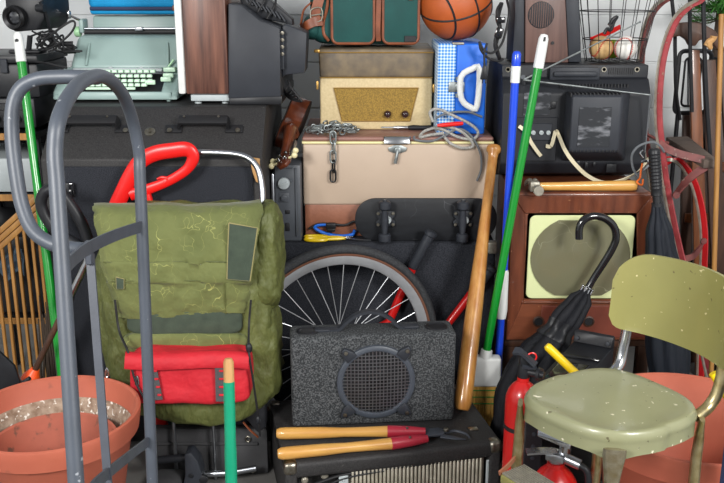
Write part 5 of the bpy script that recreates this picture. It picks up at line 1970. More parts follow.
# looped thin cable and orange cord at the monitor's right corner
b = MB()
b.tube([pY(639, 178, 2.90), pY(633, 168, 2.93), pY(632, 155, 2.94), pY(639, 146, 2.94), pY(652, 142, 2.94), pY(660, 146, 2.94), pY(664, 152, 2.95)], .0042, 8, 7)
b.tube([pY(636, 176, 2.91), pY(648, 166, 2.92), pY(656, 158, 2.93)], .004, 8, 5)
solo('grey_cable_loop', b, m_greycable, 'thin grey cable loop beside the black umbrella grip', 'cable')
b = MB().tube([pY(643, 161, 2.90), pY(641, 170, 2.90), pY(640, 178, 2.895), pY(637, 182, 2.888), pY(642, 185, 2.886), pY(643, 179, 2.888)], .0032, 8, 6)
solo('orange_cord', b, m_cord, 'short orange cord hanging over the hammer handle end', 'cord')
b = MB().tube([pY(641, 162, 2.885), pY(647, 161, 2.885), pY(652, 163, 2.885)], [.004, .005, .003], 8, 4)
b.tube([pY(643, 158, 2.885), pY(640, 153, 2.885), pY(643, 150, 2.885)], .003, 8, 4)
solo('metal_clip', b, m_chrome, 'small silver clip at the end of the cream aerial cable', 'clip')

# ------------------------------------------------------------ wood-fronted speaker on the monitor
YS2 = 3.17
zb = z3 + .002
g = lambda px, py, Y=YS2: pY(px, py, Y)
zt2 = zb + .34
T = thing('wood_speaker', 'wood-fronted loudspeaker with round grille on top of the black television', 'speaker', (g(545, 60).x, YS2 + .1, zb))


def slab(pxa, pxb, txa, txb, Y0, Y1, bev):
    t_ = (zt2 - zb)
    f = t_ / (g(0, 0).z - zb)
    xa, xb_ = g(pxa, 62).x, g(pxb, 62).x
    ya, yb = xa + (g(txa, 0).x - xa) * f, xb_ + (g(txb, 0).x - xb_) * f
    return MB().hexa([V((xa, Y0, zb)), V((xb_, Y0, zb)), V((xb_, Y1, zb)), V((xa, Y1, zb)), V((ya, Y0, zt2)), V((yb, Y0, zt2)), V((yb, Y1, zt2)), V((ya, Y1, zt2))], bev, 2)


part('wooden_front', slab(525.2, 568.5, 525.5, 565.5, YS2, YS2 + .15, .003), m_woodgrey, T, label='walnut veneered front')
b = slab(512.5, 524.8, 515.5, 525, YS2 + .006, YS2 + .15, .005)
part('side_panel', b, m_crt, T)
b = slab(569, 582, 566, 580, YS2 + .006, YS2 + .15, .005)
part('side_panel', b, m_crt, T)
c = g(541, 15, YS2 - .001)
b = MB().lathe(c, (0, -1, 0), [(.045, 0), (.044, .002), (.042, .0025), (0, .0025)], 32)
gr = part('round_grille', b, m_crtdark, T, label='dark round grille')
b = MB()
for i in range(-5, 6):
    o_ = i * .0076
    h = math.sqrt(.042 ** 2 - o_ ** 2)
    b.cyl(c + V((o_, -.0035, -h)), c + V((o_, -.0035, h)), .0016, 6)
part_each('grille_bar', b, m_woodgrey, T, gr)
c = g(552.5, 43, YS2 - .001)
b = MB().lathe(c, (0, -1, 0), [(.006, 0), (.0055, .004), (0, .004)], 12)
part('jack', b, m_black2, T)
b = MB().prism([V((g(568, 62).x, YS2 + .155, zb)), V((g(592, 62).x, YS2 + .155, zb)), V((g(586, 20).x, YS2 + .155, zb + .2)), V((g(566, 20).x, YS2 + .155, zb + .2))], V((0, .08, 0)), .006)
part('rear_case', b, m_crt, T)

# ------------------------------------------------------------ black power cord
b = MB()
rnd = random.Random(4)
Yc = 3.13
zrest = z3
for k in range(6):
    dx = rnd.uniform(-3, 3)
    b.tube([pY(503 + dx, 3, Yc + .03), pY(499 + dx, 10 + k * 2, Yc + .01 * k * .4), pY(501 + dx * .6, 26 + k, Yc + .004 * k), pY(497 + dx, 40 + k, Yc + .003 * k), pY(500 + dx, 55, Yc + .005 * k), pY(501 + dx * .5, 61, Yc + .015)], .0045, 6, 6)
b.tube([pY(507, 0, Yc + .05), pY(509, 12, Yc), pY(506, 30, Yc - .01), pY(501, 45, Yc - .01), pY(492, 53, Yc - .02), pY(484, 50, Yc - .03), pY(480, 43, Yc - .03), pY(479.5, 42, Yc - .03), pY(481, 50, Yc - .03), pY(488, 58, Yc - .02), pY(498, 61, Yc - .01), pY(503, 59, Yc)], .0042, 7, 7)
b.tube([pY(487, 43, Yc - .03), pY(484.5, 52, Yc - .03), pY(484.5, 66, Yc - .032)], .004, 7, 4)
T = thing('power_cord', 'black power cord with plug hanging beside the blue case', 'cord', pY(500, 60, Yc))
part('cord', b, m_black2, T)
b = MB().box(pY(501, 20, Yc - .014), (.03, .01, .02), None, .004)
b.box(pY(499, 33, Yc - .014), (.026, .01, .035), Matrix.Rotation(.3, 3, 'Y'), .004)
part_each('cord_wrap', b, m_gloss, T)
c = pY(484.5, 70, Yc - .032)
b = MB().hexa([c + V(p) for p in ((-.014, -.008, -.032), (.012, -.008, -.032), (.012, .008, -.032), (-.014, .008, -.032), (-.006, -.005, .016), (.006, -.005, .016), (.006, .005, .016), (-.006, .005, .016))], .003)
b.box(c + V((-.006, 0, -.038)), (.003, .006, .014))
b.box(c + V((.005, 0, -.038)), (.003, .006, .014))
part('plug', b, m_black, T)

# ------------------------------------------------------------ wire basket with balls
BC = V((pY(612.3, 66, 3.24).x, 3.232, z3 + .002))
T = thing('wire_basket', 'dark wire basket holding baseballs on the black television', 'basket', BC)
r0_, r1_, hh_ = .098, .158, .34
b = MB()
for i in range(18):
    a = 2 * PI * (i + .3) / 18
    dr = V((math.cos(a), math.sin(a), 0))
    b.cyl(BC + dr * r0_ + V((0, 0, .003)), BC + dr * r1_ + V((0, 0, hh_)), .0014, 6)
part('upright_wires', b, m_wire, T)
b = MB()
for t in (.002, .22, .5, 1.0):
    r_ = r0_ + (r1_ - r0_) * t
    b.tube([BC + V((math.cos(a) * r_, math.sin(a) * r_, hh_ * t + .002)) for a in [2 * PI * i / 28 for i in range(28)]], .0019, 6, 1, True)
for i in range(7):
    o_ = (i - 3) * .026
    h = math.sqrt(r0_ ** 2 - o_ ** 2)
    b.cyl(BC + V((o_, -h, .003)), BC + V((o_, h, .003)), .0014, 5)
part('hoop_wires', b, m_wire, T)


def baseball(c, r, mt, label, Rr):
    T = thing('baseball', label, 'baseball', c - V((0, 0, r)), 'balls in the wire basket')
    part('ball', MB().ball(c, r, 28, 18), mt, T, sharp=80)
    pts = []
    for i in range(64):
        t = 2 * PI * i / 64
        p = V((math.cos(t) + .42 * math.cos(3 * t), math.sin(t) - .42 * math.sin(3 * t), 1.25 * math.sin(2 * t)))
        pts.append(c + (Rr @ p.normalized()) * (r + .0002))
    b = MB().tube(pts, .0012, 5, 1, True)
    for i in range(0, 64):
        t = (pts[(i + 1) % 64] - pts[i - 1]).normalized()
        n_ = (pts[i] - c).normalized()
        s_ = t.cross(n_)
        for sg in (-1, 1):
            b.tube([pts[i], pts[i] + s_ * (.0045 * sg) + t * .002 - n_ * .0002], .0007, 4, 1)
    part('stitching', b, m_stitch, T)


rb = .0405
zq = BC.z + .0078 + rb
baseball(V((pY(600.5, 52, 3.18).x + .007, 3.203, zq)), rb, m_oldball, 'scuffed brown baseball in the wire basket, beside the white one', Matrix.Rotation(1.2, 3, 'Z') @ Matrix.Rotation(.5, 3, 'X'))
baseball(V((pY(624.5, 52, 3.18).x + .008, 3.201, zq)), rb, m_baseball, 'clean white baseball in the wire basket', Matrix.Rotation(.3, 3, 'Z') @ Matrix.Rotation(.2, 3, 'X'))
c = V((pY(612, 45, 3.28).x, 3.266, BC.z + .006 + .034))
solo('tennis_ball', MB().ball(c, .033, 24, 14), m_tennis, 'yellow-green tennis ball behind the baseballs in the wire basket', 'ball', sharp=80)
T = thing('luggage_strap', 'bright red strap with black clip lying on the balls in the basket', 'strap', pY(606, 38, 3.22))
b = MB().strap([pY(591, 40, 3.24), pY(600, 36, 3.235), pY(612, 31, 3.235), pY(620, 27, 3.24)], .02, .005, (0, -.6, .8), 5)
part('webbing', b, m_red, T, label='red webbing')
b = MB().tube([pY(604, 34, 3.19), pY(607, 29, 3.19), pY(611, 30, 3.19), pY(614, 22, 3.195), pY(617, 17, 3.20), pY(613, 19, 3.2), pY(609, 25, 3.195)], .006, 8, 5)
part('clip', b, m_black, T)
def pleated(mb, P0, P1, prof, n=48, folds=8, amp=.14, twist=1.2, seed=0, bend=(0, 0, 0), t0=0, t1=1, grow=1):
    """folded umbrella cloth: rings along P0->P1, radius with gathered folds"""
    P0, P1 = V(P0), V(P1)
    x, y, z = basis(P1 - P0)
    L = (P1 - P0).length
    vs, fs = [], []
    K = 40
    for i in range(K + 1):
        t = t0 + (t1 - t0) * i / K
        j = 0
        while j < len(prof) - 2 and prof[j + 1][0] < t:
            j += 1
        a, b_ = prof[j], prof[j + 1]
        f = min(1, max(0, (t - a[0]) / (b_[0] - a[0])))
        f = f * f * (3 - 2 * f)
        r = (a[1] + (b_[1] - a[1]) * f) * grow
        for k in range(n):
            th = 2 * PI * k / n
            w = abs(math.sin(folds / 2 * th + twist * t + .6 * noise.noise(V((t * 3, seed, 1)))))
            rr = r * (1 - amp + 2 * amp * w ** .7 + .10 * noise.noise(V((math.cos(th) * 1.4, math.sin(th) * 1.4, t * 7 + seed))))
            vs.append(P0 + V(bend) * math.sin(PI * t) ** 1.5 + z * (L * t) + (x * math.cos(th) + y * math.sin(th)) * rr)
    for i in range(K):
        for k in range(n):
            k2 = (k + 1) % n
            fs.append((i * n + k, i * n + k2, (i + 1) * n + k2, (i + 1) * n + k))
    fs.append(list(range(n))[::-1])
    fs.append([K * n + k for k in range(n)])
    return mb.add(vs, fs)


# ------------------------------------------------------------ umbrella in front of the wooden television
top = pY(588, 287, 2.785)
tip = pZ(486.5, 473, .004)
tip = V((tip.x + .004, 2.615, .004))
d = (tip - top).normalized()
L = (tip - top).length
T = thing('umbrella', 'black folded umbrella with crook handle leaning on the wooden television', 'umbrella', tip)
UP_ = [(0, .014), (.06, .036), (.17, .046), (.22, .040), (.27, .050), (.36, .070), (.6, .072), (.82, .052), (1, .012)]
b = pleated(MB(), top + d * .012, top + d * (L - .05), UP_, folds=8, amp=.16, seed=1, bend=(-.042, 0, -.01))
part('folded_canopy', b, m_umb, T, sharp=70)
b = pleated(MB(), top + d * .012, top + d * (L - .05), UP_, folds=8, amp=.16, seed=1, bend=(-.042, 0, -.01), t0=.185, t1=.275, grow=1.07)
part('fastening_band', b, m_black, T, label='shiny black fastening band')
b = MB().tube([top - (-d) * .03, pY(594, 278, 2.783), pY(604, 262.5, 2.78), pY(612, 249, 2.778), pY(616, 238, 2.776), pY(614, 227, 2.774), pY(606, 219, 2.772), pY(595, 216, 2.77), pY(585, 219, 2.768), pY(579.5, 227, 2.766), pY(579, 239, 2.765)], [.0118, .0118, .0122, .0125, .0125, .0125, .0125, .0125, .0125, .0125, .0122], 16, 7)
part('crook_handle', b, m_gloss, T, label='glossy black crook handle')
x, y, z = basis(d)
b = MB()
for k in range(8):
    a = 2 * PI * k / 8 + .3
    p = top + d * .010 + (x * math.cos(a) + y * math.sin(a)) * .018
    b.tube([p + d * .02, p - d * .004], .0028, 6, 1)
    b.ball(p - d * .006, .0042, 8, 6)
part('rib_tips', b, m_chrome, T)
b = MB().cyl(top + d * (L - .055), tip, .0055, 10)
part('ferrule', b, m_gloss, T)

# ------------------------------------------------------------ second umbrella with ribbed grip
gt, ct = pY(654, 149, 2.835), pY(657, 199, 2.81)
d = (ct - gt).normalized()
e = ct + (pY(669, 365, 2.76) - ct).normalized() * 1.0
d2 = (e - ct).normalized()
e = ct + d2 * ((ct.z - .004) / -d2.z)
T = thing('umbrella', 'black folded umbrella with ribbed upright grip right of the wooden television', 'umbrella', e)
Lc = (e - ct).length
b = pleated(MB(), ct + d2 * .02, ct + d2 * (Lc - .04), [(0, .016), (.12, .040), (.3, .055), (.6, .062), (.8, .05), (1, .01)], folds=8, amp=.14, seed=6)
part('folded_canopy', b, m_navyumb, T, sharp=70)
pr = [(0, -.004), (.014, -.002), (.019, .006)]
for i in range(11):
    pr += [(.0185, .012 + i * .011), (.0195, .016 + i * .011), (.0175, .02 + i * .011)]
l_ = (ct - gt).length
pr += [(.0185, l_ - .012), (.014, l_ - .01), (.013, l_ + .03), (0, l_ + .03)]
b = MB().lathe(gt, d, pr, 20)
part('ribbed_grip', b, m_black, T)
b = MB().lathe(ct + d2 * .012, d2, [(.0185, 0), (.0185, .012), (.013, .013)], 16)
part('collar', b, m_crtdark, T)
b = MB().cyl(ct + d2 * (Lc - .045), e, .006, 10)
part('ferrule', b, m_gloss, T)

# ------------------------------------------------------------ fire extinguishers
def extinguisher(c, r, hb, name, label):
    T = thing(name, label, 'fire extinguisher', c, 'red fire extinguishers')
    b = MB().lathe(c, (0, 0, 1), [(0, .004), (r * .8, .0), (r * .97, .006), (r, .02), (r, hb - r * 1.25), (r * .97, hb - r * .95), (r * .86, hb - r * .6), (r * .66, hb - r * .28), (r * .42, hb - r * .06), (r * .36, hb), (r * .36, hb + .012), (0, hb + .012)], 36)
    part('cylinder', b, m_redsteel, T)
    return T


c1 = V((.441, 2.262, 0))
hb = pY(521, 381, 2.262).z
T = extinguisher(c1, .046, hb, 'fire_extinguisher', 'tall red fire extinguisher with black valve, left of the step stool')
b = MB().lathe(c1 + V((0, 0, pY(510, 434, 2.21).z)), (0, 0, 1), [(.0462, -.006), (.0478, -.006), (.0478, .006), (.0462, .006)], 36, 0, None, True)
part('black_band', b, m_black2, T)
q = V((c1.x, c1.y, hb))
b = MB().cyl(q + V((0, 0, .012)), q + V((0, 0, .05)), .017, 16, 0, .003)
b.cyl(q + V((0, 0, .03)), q + V((.05, -.03, .03)), .010, 14)
b.box(q + V((0, 0, .062)), (.028, .03, .03), None, .005)
b.cyl(q + V((.035, -.02, .03)), q + V((.042, -.026, .03)), .018, 16)
part('valve', b, m_black, T)
b = MB().strap([pY(522, 365, 2.25), pY(528, 366, 2.25), pY(536, 366, 2.25)], .022, .007, (0, 1, .3), 4)
b.strap([pY(514, 351, 2.26), pY(521, 352, 2.25), pY(528, 358, 2.25), pY(536, 365, 2.24)], .024, .008, (0, 1, .3), 5)
part('lever', b, m_crt, T)
b = MB().tube([pY(532, 357, 2.26) + V((.012 * math.cos(a), 0, .012 * math.sin(a))) for a in [i * PI / 4 for i in range(8)]], .0022, 6, 3, True)
part('pull_ring', b, m_red, T)
c2 = V((.503, 2.085, 0))
hb2 = .346
T = extinguisher(c2, .064, hb2, 'fire_extinguisher', 'short red fire extinguisher with silver lever beneath the olive step stool')
q = V((c2.x, c2.y, hb2))
b = MB().cyl(q + V((0, 0, .012)), q + V((0, 0, .035)), .02, 16, 0, .003)
b.box(q + V((0, 0, .03)), (.05, .04, .024), rotz(-.5), .006)
b.cyl(q + V((.0, 0, .034)), q + V((.055, -.03, .02)), .014, 14)
part('valve', b, m_alu, T, label='silver valve')
b = MB().hexa([q + V(p) for p in ((-.055, -.014, .092), (-.05, .014, .098), (-.05, .014, .102), (-.055, -.014, .096), (.028, -.022, .058), (.036, .014, .064), (.038, .014, .078), (.03, -.022, .072))], .003)
b.box(q + V((.02, -.004, .05)), (.024, .03, .05), rotz(-.5), .004)
b.strap([q + V((-.0, 0, .042)), q + V((-.04, -.004, .046)), q + V((-.08, -.006, .044))], .024, .006, (0, 1, .1), 4)
part('lever', b, m_chrome, T, label='chrome squeeze lever')
b = MB().tube([q + V((.05, -.028, .022)), q + V((.072, -.04, .005)), q + V((.076, -.045, -.05)), q + V((.07, -.045, -.15))], .009, 10, 6)
part('hose', b, m_black, T)

T = thing('steel_rail', 'black punched steel rail standing between the two red fire extinguishers', 'rail', (.462, 2.192, 0))
zr = pY(534, 408, 2.19).z
b = MB().span((.438, 2.184, .001), (.486, 2.2, zr), .002, 1)
part('rail_body', b, m_black, T)
b = MB()
for i in range(12):
    b.lathe((.462, 2.1845, .06 + i * .036), (0, -1, 0), [(.006, 0), (.005, .0015), (0, .0015)], 10)
part_each('rivet', b, m_crt, T)

# ------------------------------------------------------------ black metal box
T = thing('metal_case', 'black metal case with sloping lid behind the olive step stool', 'case', (.64, 2.51, 0))
F4 = [(.50, 2.405), (.61, 2.365), (.785, 2.60), (.675, 2.65)]
zt4 = [.43, .43, .465, .47]
b = MB().hexa([V((x, y, 0)) for x, y in F4] + [V((x, y, z)) for (x, y), z in zip(F4, zt4)], .005, 2)
part('case_body', b, m_black, T)
k = [V((x, y, z)) for (x, y), z in zip(F4, zt4)]
lp = lambda u, v: k[0].lerp(k[1], u).lerp(k[3].lerp(k[2], u), v)
b = MB().hexa([lp(.12, .1), lp(.88, .1), lp(.88, .5), lp(.12, .5), lp(.14, .12) + V((0, 0, .006)), lp(.86, .12) + V((0, 0, .006)), lp(.86, .48) + V((0, 0, .006)), lp(.14, .48) + V((0, 0, .006))], .002, 1)
b.hexa([lp(0, .6), lp(1, .6), lp(1, .63), lp(0, .63), lp(0, .6) + V((0, 0, .008)), lp(1, .6) + V((0, 0, .008)), lp(1, .63) + V((0, 0, .008)), lp(0, .63) + V((0, 0, .008))], .002, 1)
part('lid_panel', b, m_gloss, T)
b = MB().hexa([lp(0, .93), lp(1, .93), lp(1, 1), lp(0, 1), lp(0, .95) + V((0, 0, .035)), lp(1, .95) + V((0, 0, .035)), lp(1, 1) + V((0, 0, .036)), lp(0, 1) + V((0, 0, .036))], .003, 1)
part('flange', b, m_black, T)
b = MB()
for u in (.12, .9):
    b.lathe(lp(u, .94) + V((-.004, -.004, .016)), V((-.5, -.8, .2)), [(.007, 0), (.006, .004), (0, .005)], 10)
part_each('screw', b, m_crt, T)

# yellow handles
a = pY(547, 346, 2.34)
e = V((.735, 2.28, .375))
b = MB().lathe(a, e - a, [(0, -.004), (.008, -.003), (.0118, .003), (.0122, .02), (.0115, (e - a).length)], 16)
solo('hand_tool', b, m_yellow, 'yellow tool handle propped over the right pot rim, above the black case', 'tool handle')
a, e = pY(713, 373, 1.965), V((1.25, 1.80, .012))
b = MB().tube([a, e], .0105, 12, 1)
solo('yellow_bar', b, m_yellow, 'yellow bar at the right edge beside the navy carpet roll', 'bar')
b = MB()
cx, cy = .862, 1.845
rows = []
zt5 = pY(728, 386, 1.845).z
for i in range(60):
    a = i / 59 * 2 * PI * 2.6
    r = .006 + .029 * i / 59
    rows.append([V((cx + r * math.cos(a), cy + r * math.sin(a), z)) for z in (.001, zt5 / 2, zt5)])
b.sheet(rows, .0035)
solo('carpet_roll', b, m_bluecarpet, 'navy carpet offcut rolled up and standing at the right edge', 'carpet roll', sharp=80)

# ------------------------------------------------------------ step stool chair
cc = V((.571, 1.888, 0))
fd = V((-.833, -.553, 0)).normalized()
sd = V((.553, -.833, 0)).normalized()
ZS = .628


def CH(s, f, z):
    return cc + sd * s + fd * f + V((0, 0, z))


def sq(t, a, p=3.1, front=0.0):
    c_, s_ = math.cos(t), math.sin(t)
    q = (abs(c_) ** p + abs(s_) ** p) ** (-1 / p)
    x, y = c_ * q * a, s_ * q * a
    if y > 0:
        y *= 1 + front
    else:
        x *= .96
    return x, y


T = thing('step_stool', 'olive enamel step stool chair with curved backrest and chrome legs', 'chair', cc)
N_ = 72
rings = [(.0, .0, -.004), (.5, 0, -.003), (.86, 0, 0), (.945, 0, .003), (.972, 0, .0005), (.985, 0, -.004), (1.0, 0, -.008), (1.012, 0, -.016), (1.0, 0, -.022), (.995, 0, -.03), (1.0, 0, -.052), (.98, 0, -.052), (.975, 0, -.03), (.9, 0, -.02)]
vs, fs = [], []
for k_, _, dz in rings:
    for i in range(N_):
        x, y = sq(2 * PI * i / N_, .171 * max(k_, .001))
        w_ = (x + y) * .5
        if w_ > 0:
            w2 = w_ * (1 - .17 * w_ / .137)
            x, y = x + w2 - w_, y + w2 - w_
        zz_ = dz
        if dz <= -.05:
            ang_ = 2 * PI * i / N_
            zz_ = dz - .012 * max(0, math.cos(4 * (ang_ - PI / 4))) ** 3
        vs.append(CH(x, y, ZS + zz_))
for r in range(len(rings) - 1):
    for i in range(N_):
        fs.append((r * N_ + i, r * N_ + (i + 1) % N_, (r + 1) * N_ + (i + 1) % N_, (r + 1) * N_ + i))
b = MB()
b.add(vs, fs)
seat = part('seat', b, m_oliveseat, T, label='worn olive metal seat', sharp=50)
for s, f in ((-.128, .128), (.110, .110), (-.128, -.128), (.128, -.128)):
    sp2 = 1.0
    top_ = CH(s * 1.02, f * 1.02, ZS - .024)
    bot = CH(s * 1.34, f * (1.42 if f > 0 else 1.3), .012)
    dd = (bot - top_).normalized()
    out_ = (sd * s + fd * f).normalized()
    fl = f > 0
    b = MB()
    vs, fs = [], []
    K, n = 14, 16
    tg = out_.cross(V((0, 0, 1))).normalized()
    prf = [(0, .024, .006), (.03, .0245, .007), (.09, .02, .011), (.16, .0155, .0125), (.3, .0135, .013), (1.0, .0125, .0125)]
    for t, a_, c_ in prf:
        ctr = top_ + (bot - top_) * t + out_ * ((.026 if s > 0 and f > 0 else .018) * (1 - min(1, t * 4)))
        for i in range(n):
            th_ = 2 * PI * i / n
            vs.append(ctr + tg * (a_ * math.cos(th_)) + out_ * (c_ * math.sin(th_)))
    for r in range(len(prf) - 1):
        for i in range(n):
            fs.append((r * n + i, r * n + (i + 1) % n, (r + 1) * n + (i + 1) % n, (r + 1) * n + i))
    fs += [list(range(n))[::-1], [(len(prf) - 1) * n + i for i in range(n)]]
    b.add(vs, fs)
    lg = part('leg', b, m_brasschrome if not (s > 0 and f > 0) else m_legchrome, T)
    b = MB().lathe(V((bot.x, bot.y, 0)), (0, 0, 1), [(.016, 0), (.016, .02), (.0135, .024)], 16)
    part('rubber_foot', b, m_black2, T, lg)
# posts and backrest
zb_, zt_b = .716, .912
P0, P1 = CH(-.128, -.128, 0), CH(.128, -.128, 0)
E0, E1 = CH(-.152, -.170, 0), CH(.168, -.170, 0)
for s in (-1, 1):
    so = -.012 if s < 0 else 0
    p0 = CH(s * .125 + so, -.145, ZS - .03)
    p1 = CH(s * .128 + so, -.188, ZS - .012)
    p2 = CH(s * .134 + so, -.208, ZS + .03)
    p3 = CH(s * .132 + so, -.218, ZS + .11)
    p4 = CH(s * .128 + so, -.226, ZS + .22)
    b = MB().tube([p0, p1, p2, p3, p4], [.013, .014, .0138, .0130, .0125], 16, 7)
    part('backrest_post', b, m_brasschrome if s > 0 else m_chrome, T, label='chrome backrest post')
rows = []
NU, NV = 40, 12
for i in range(NV + 1):
    v = i / NV
    r = []
    for j in range(NU + 1):
        u = j / NU
        s = -.176 + .352 * u
        e = 2 * u - 1
        f = -.178 - .062 * (1 - abs(e) ** 2.2)
        ed = min(u, 1 - u) * .345
        rt = .075
        dz_t = rt - math.sqrt(max(0, rt * rt - max(0, rt - ed) ** 2))
        rb2 = .03
        dz_b = rb2 - math.sqrt(max(0, rb2 * rb2 - max(0, rb2 - ed) ** 2))
        z0_, z1_ = zb_ + dz_b - .006 * (1 - e * e), zt_b - dz_t + .004 * (1 - e * e)
        r.append(CH(s, f - .012 * v, z0_ + (z1_ - z0_) * v))
    rows.append(r)
b = MB().sheet(rows, .009)
bk = part('backrest', b, m_olive, T, label='curved olive enamel backrest', sharp=60)
b = MB()
for j, v in ((1, .2), (1, .62), (39, .2), (39, .62)):
    p = rows[int(v * NV)][j]
    b.ball(p + fd * .003, .0045, 10, 6)
part('rivet', b, m_seam, T, bk)
# pull-out step
zs_ = .452
b = MB()
pts = [CH(s, f, zs_ - .03) for s, f in ((-.125, .139), (.175, .139), (.175, .216), (-.125, .216))]
b.hexa(pts + [p + V((0, 0, .026)) for p in pts], .006, 2)
stp = part('step', b, m_olive, T)
b = MB()
for i in range(11):
    f = .143 + .0065 * i
    b.hexa([CH(s, ff, zs_ - .0035) for s, ff in ((-.12, f), (.17, f), (.17, f + .0045), (-.12, f + .0045))] + [CH(s, ff, zs_ + .001) for s, ff in ((-.12, f + .0005), (.17, f + .0005), (.17, f + .004), (-.12, f + .004))], 0)
part('rubber_tread', b, m_rubberstep, T, stp, label='ribbed grey rubber tread')
for s in (-.115, .165):
    b = MB().tube([CH(s, .185, zs_ - .03), CH(s, .26, .012)], .009, 10, 1)
    part('step_leg', b, m_olive, T)
    b = MB().strap([CH(s * 1.02 - .022 * (1 if s < 0 else -1), .155, zs_ + .012), CH(s - .016 * (1 if s < 0 else -1), .185, zs_ + .004), CH(s - .012 * (1 if s < 0 else -1), .216, zs_ - .004)], .012, .004, (0, 0, 1), 4)
    part('step_strut', b, m_rust, T)

# ------------------------------------------------------------ red sled leaning at the right
T = thing('sled', 'old sled with faded red steel runners and wooden slats, upright at far right', 'sled', pY(690, 300, 3.2))
T.location.z = 0


def runner(pts, Y0, Y1, mt, w=.03, nm='runner'):
    n = len(pts)
    P = [pY(a, b_, Y0 + (Y1 - Y0) * i / (n - 1)) for i, (a, b_) in enumerate(pts)]
    last = P[-1] + (P[-1] - P[-2]).normalized() * .2
    fl = P[-1] + (P[-1] - P[-2]).normalized() * ((P[-1].z - .003) / max(.2, -(P[-1] - P[-2]).normalized().z))
    P.append(fl)
    b = MB().strap(P, w, .009, V((.75, -.66, 0)), 6)
    rp_ = part(nm, b, mt, T)
    Q = [p + V((-.016, -.012, 0)) * (w / .03) for p in P]
    b = MB().strap(Q, .005, .012, V((.75, -.66, 0)), 6)
    part('steel_edge', b, m_grime, T, rp_)
    return P


runner([(711, -14), (700, 0), (689, 6), (677, 18), (668, 38), (662, 62), (659, 90), (658.5, 118), (661, 145), (665, 178), (671, 212), (678, 245), (686, 278)], 3.16, 3.06, m_sledred, .027)
runner([(686, -16), (672, -4), (661, 3), (653, 12), (647, 26), (643, 42), (641, 60), (640.5, 90), (643, 120), (648, 155), (653, 190), (660, 230), (668, 275)], 3.42, 3.32, m_sledrust, .026)
runner([(664, 163), (672, 159), (681, 163), (690, 175), (697, 192), (702, 215), (704, 240), (703, 275)], 3.24, 3.2, m_brightred, .028)
b = MB().strap([pY(659, 143, 3.09), pY(668, 149, 3.07), pY(680, 154, 3.06), pY(704, 160, 3.04)], .026, .007, (0, .3, 1), 6)
b.strap([pY(674, 197, 3.06), pY(684, 184, 3.05), pY(695, 174, 3.045), pY(706, 167, 3.04)], .026, .008, (.4, .3, 1), 5)
b.strap([pY(684, 259, 3.07), pY(693, 256, 3.08), pY(700, 248, 3.1), pY(704, 240, 3.12)], .022, .008, (.4, .3, 1), 5)
b.lathe(pY(676, 195, 3.045), (0, -1, 0), [(.013, 0), (.012, .006), (0, .007)], 12)
b.lathe(pY(703.5, 241, 3.10), (0, -1, 0), [(.012, 0), (.011, .006), (0, .007)], 12)
part_each('brace', b, m_sledrust, T, label='rusty red brace')
q4 = [pY(666, 137, 3.33), pY(688, 136, 3.36), pY(717, 159, 3.03), pY(704, 160, 3.02)]
b = MB().hexa([p + V((0, 0, -.03)) for p in q4] + q4, .003, 2)
part('crosspiece', b, m_greywood, T, label='weathered crosspiece')
b = MB().tube(PX([(640, 130), (650, 136), (660, 141), (668, 143)], 3.24), .012, 10, 4, flat=.5)
part('hinge_bar', b, m_sledrust, T)
op = [(667, 33), (671, 26), (680, 23), (692, 22), (704, 24), (715, 30), (722, 40), (726, 52), (719, 51), (713, 44), (706, 40), (700, 40), (696, 46), (690, 46), (687, 40), (681, 36), (674, 37), (668, 42)]
b = MB().prism(PX(op, 3.28), V((0, .03, 0)), .005, 2)
part('steering_board', b, m_brownwood, T, label='curved brown steering board')
for pts, mt, Y in (([(690, 50), (700, 50), (712, 380), (696, 380)], m_orangewood, 3.39), ([(703, 60), (716, 60), (735, 380), (716, 380)], m_brownwood, 3.40), ([(719, 52), (733, 52), (760, 380), (741, 380)], m_brownwood, 3.40)):
    P = PX(pts, Y)
    b = MB().hexa([V((P[3].x, Y, .002)), V((P[2].x, Y, .002)), V((P[2].x, Y + .02, .002)), V((P[3].x, Y + .02, .002)), P[0], P[1], P[1] + V((0, .02, 0)), P[0] + V((0, .02, 0))], .003, 2)
    part('deck_slat', b, mt, T)
b = MB()
for pts, Y, r in (([(690, -8), (690, 40), (692, 112)], 3.22, .007), ([(703, -10), (704, 30), (706, 90), (711, 168)], 3.17, .008), ([(671, -10), (673, 10), (675, 26), (675, 44)], 3.32, .007), ([(675, 44), (676, 90), (680, 120)], 3.34, .007)):
    b.tube(PX(pts, Y), r, 8, 5)
part_each('steel_rod', b, m_black, T, label='dark steel rod')
b = MB()
b.tube(PX([(706, 46), (709, 42), (713, 39), (714, 36)], 3.14), [.010, .012, .010, .013], 8, 4)
b.tube(PX([(709, 42), (710, 47), (712, 48)], 3.135), [.012, .009, .006], 8, 4)
part('rope_knot', b, m_rawwood, T, label='frayed tan rope knot')

# wire rack, boards, dowel and fir tree
T = thing('wire_rack', 'black folding wire rack behind the wooden sled slats', 'rack', (pY(694, 112, 3.5).x, 3.5, 0))
b = MB()


def rr_px(x0, y0, x1, y1, Y, r):
    a, c_ = pY(x0, y1, Y), pY(x1, y0, Y)
    return rrect(a.x, c_.x, a.z, c_.z, Y, r, 4)


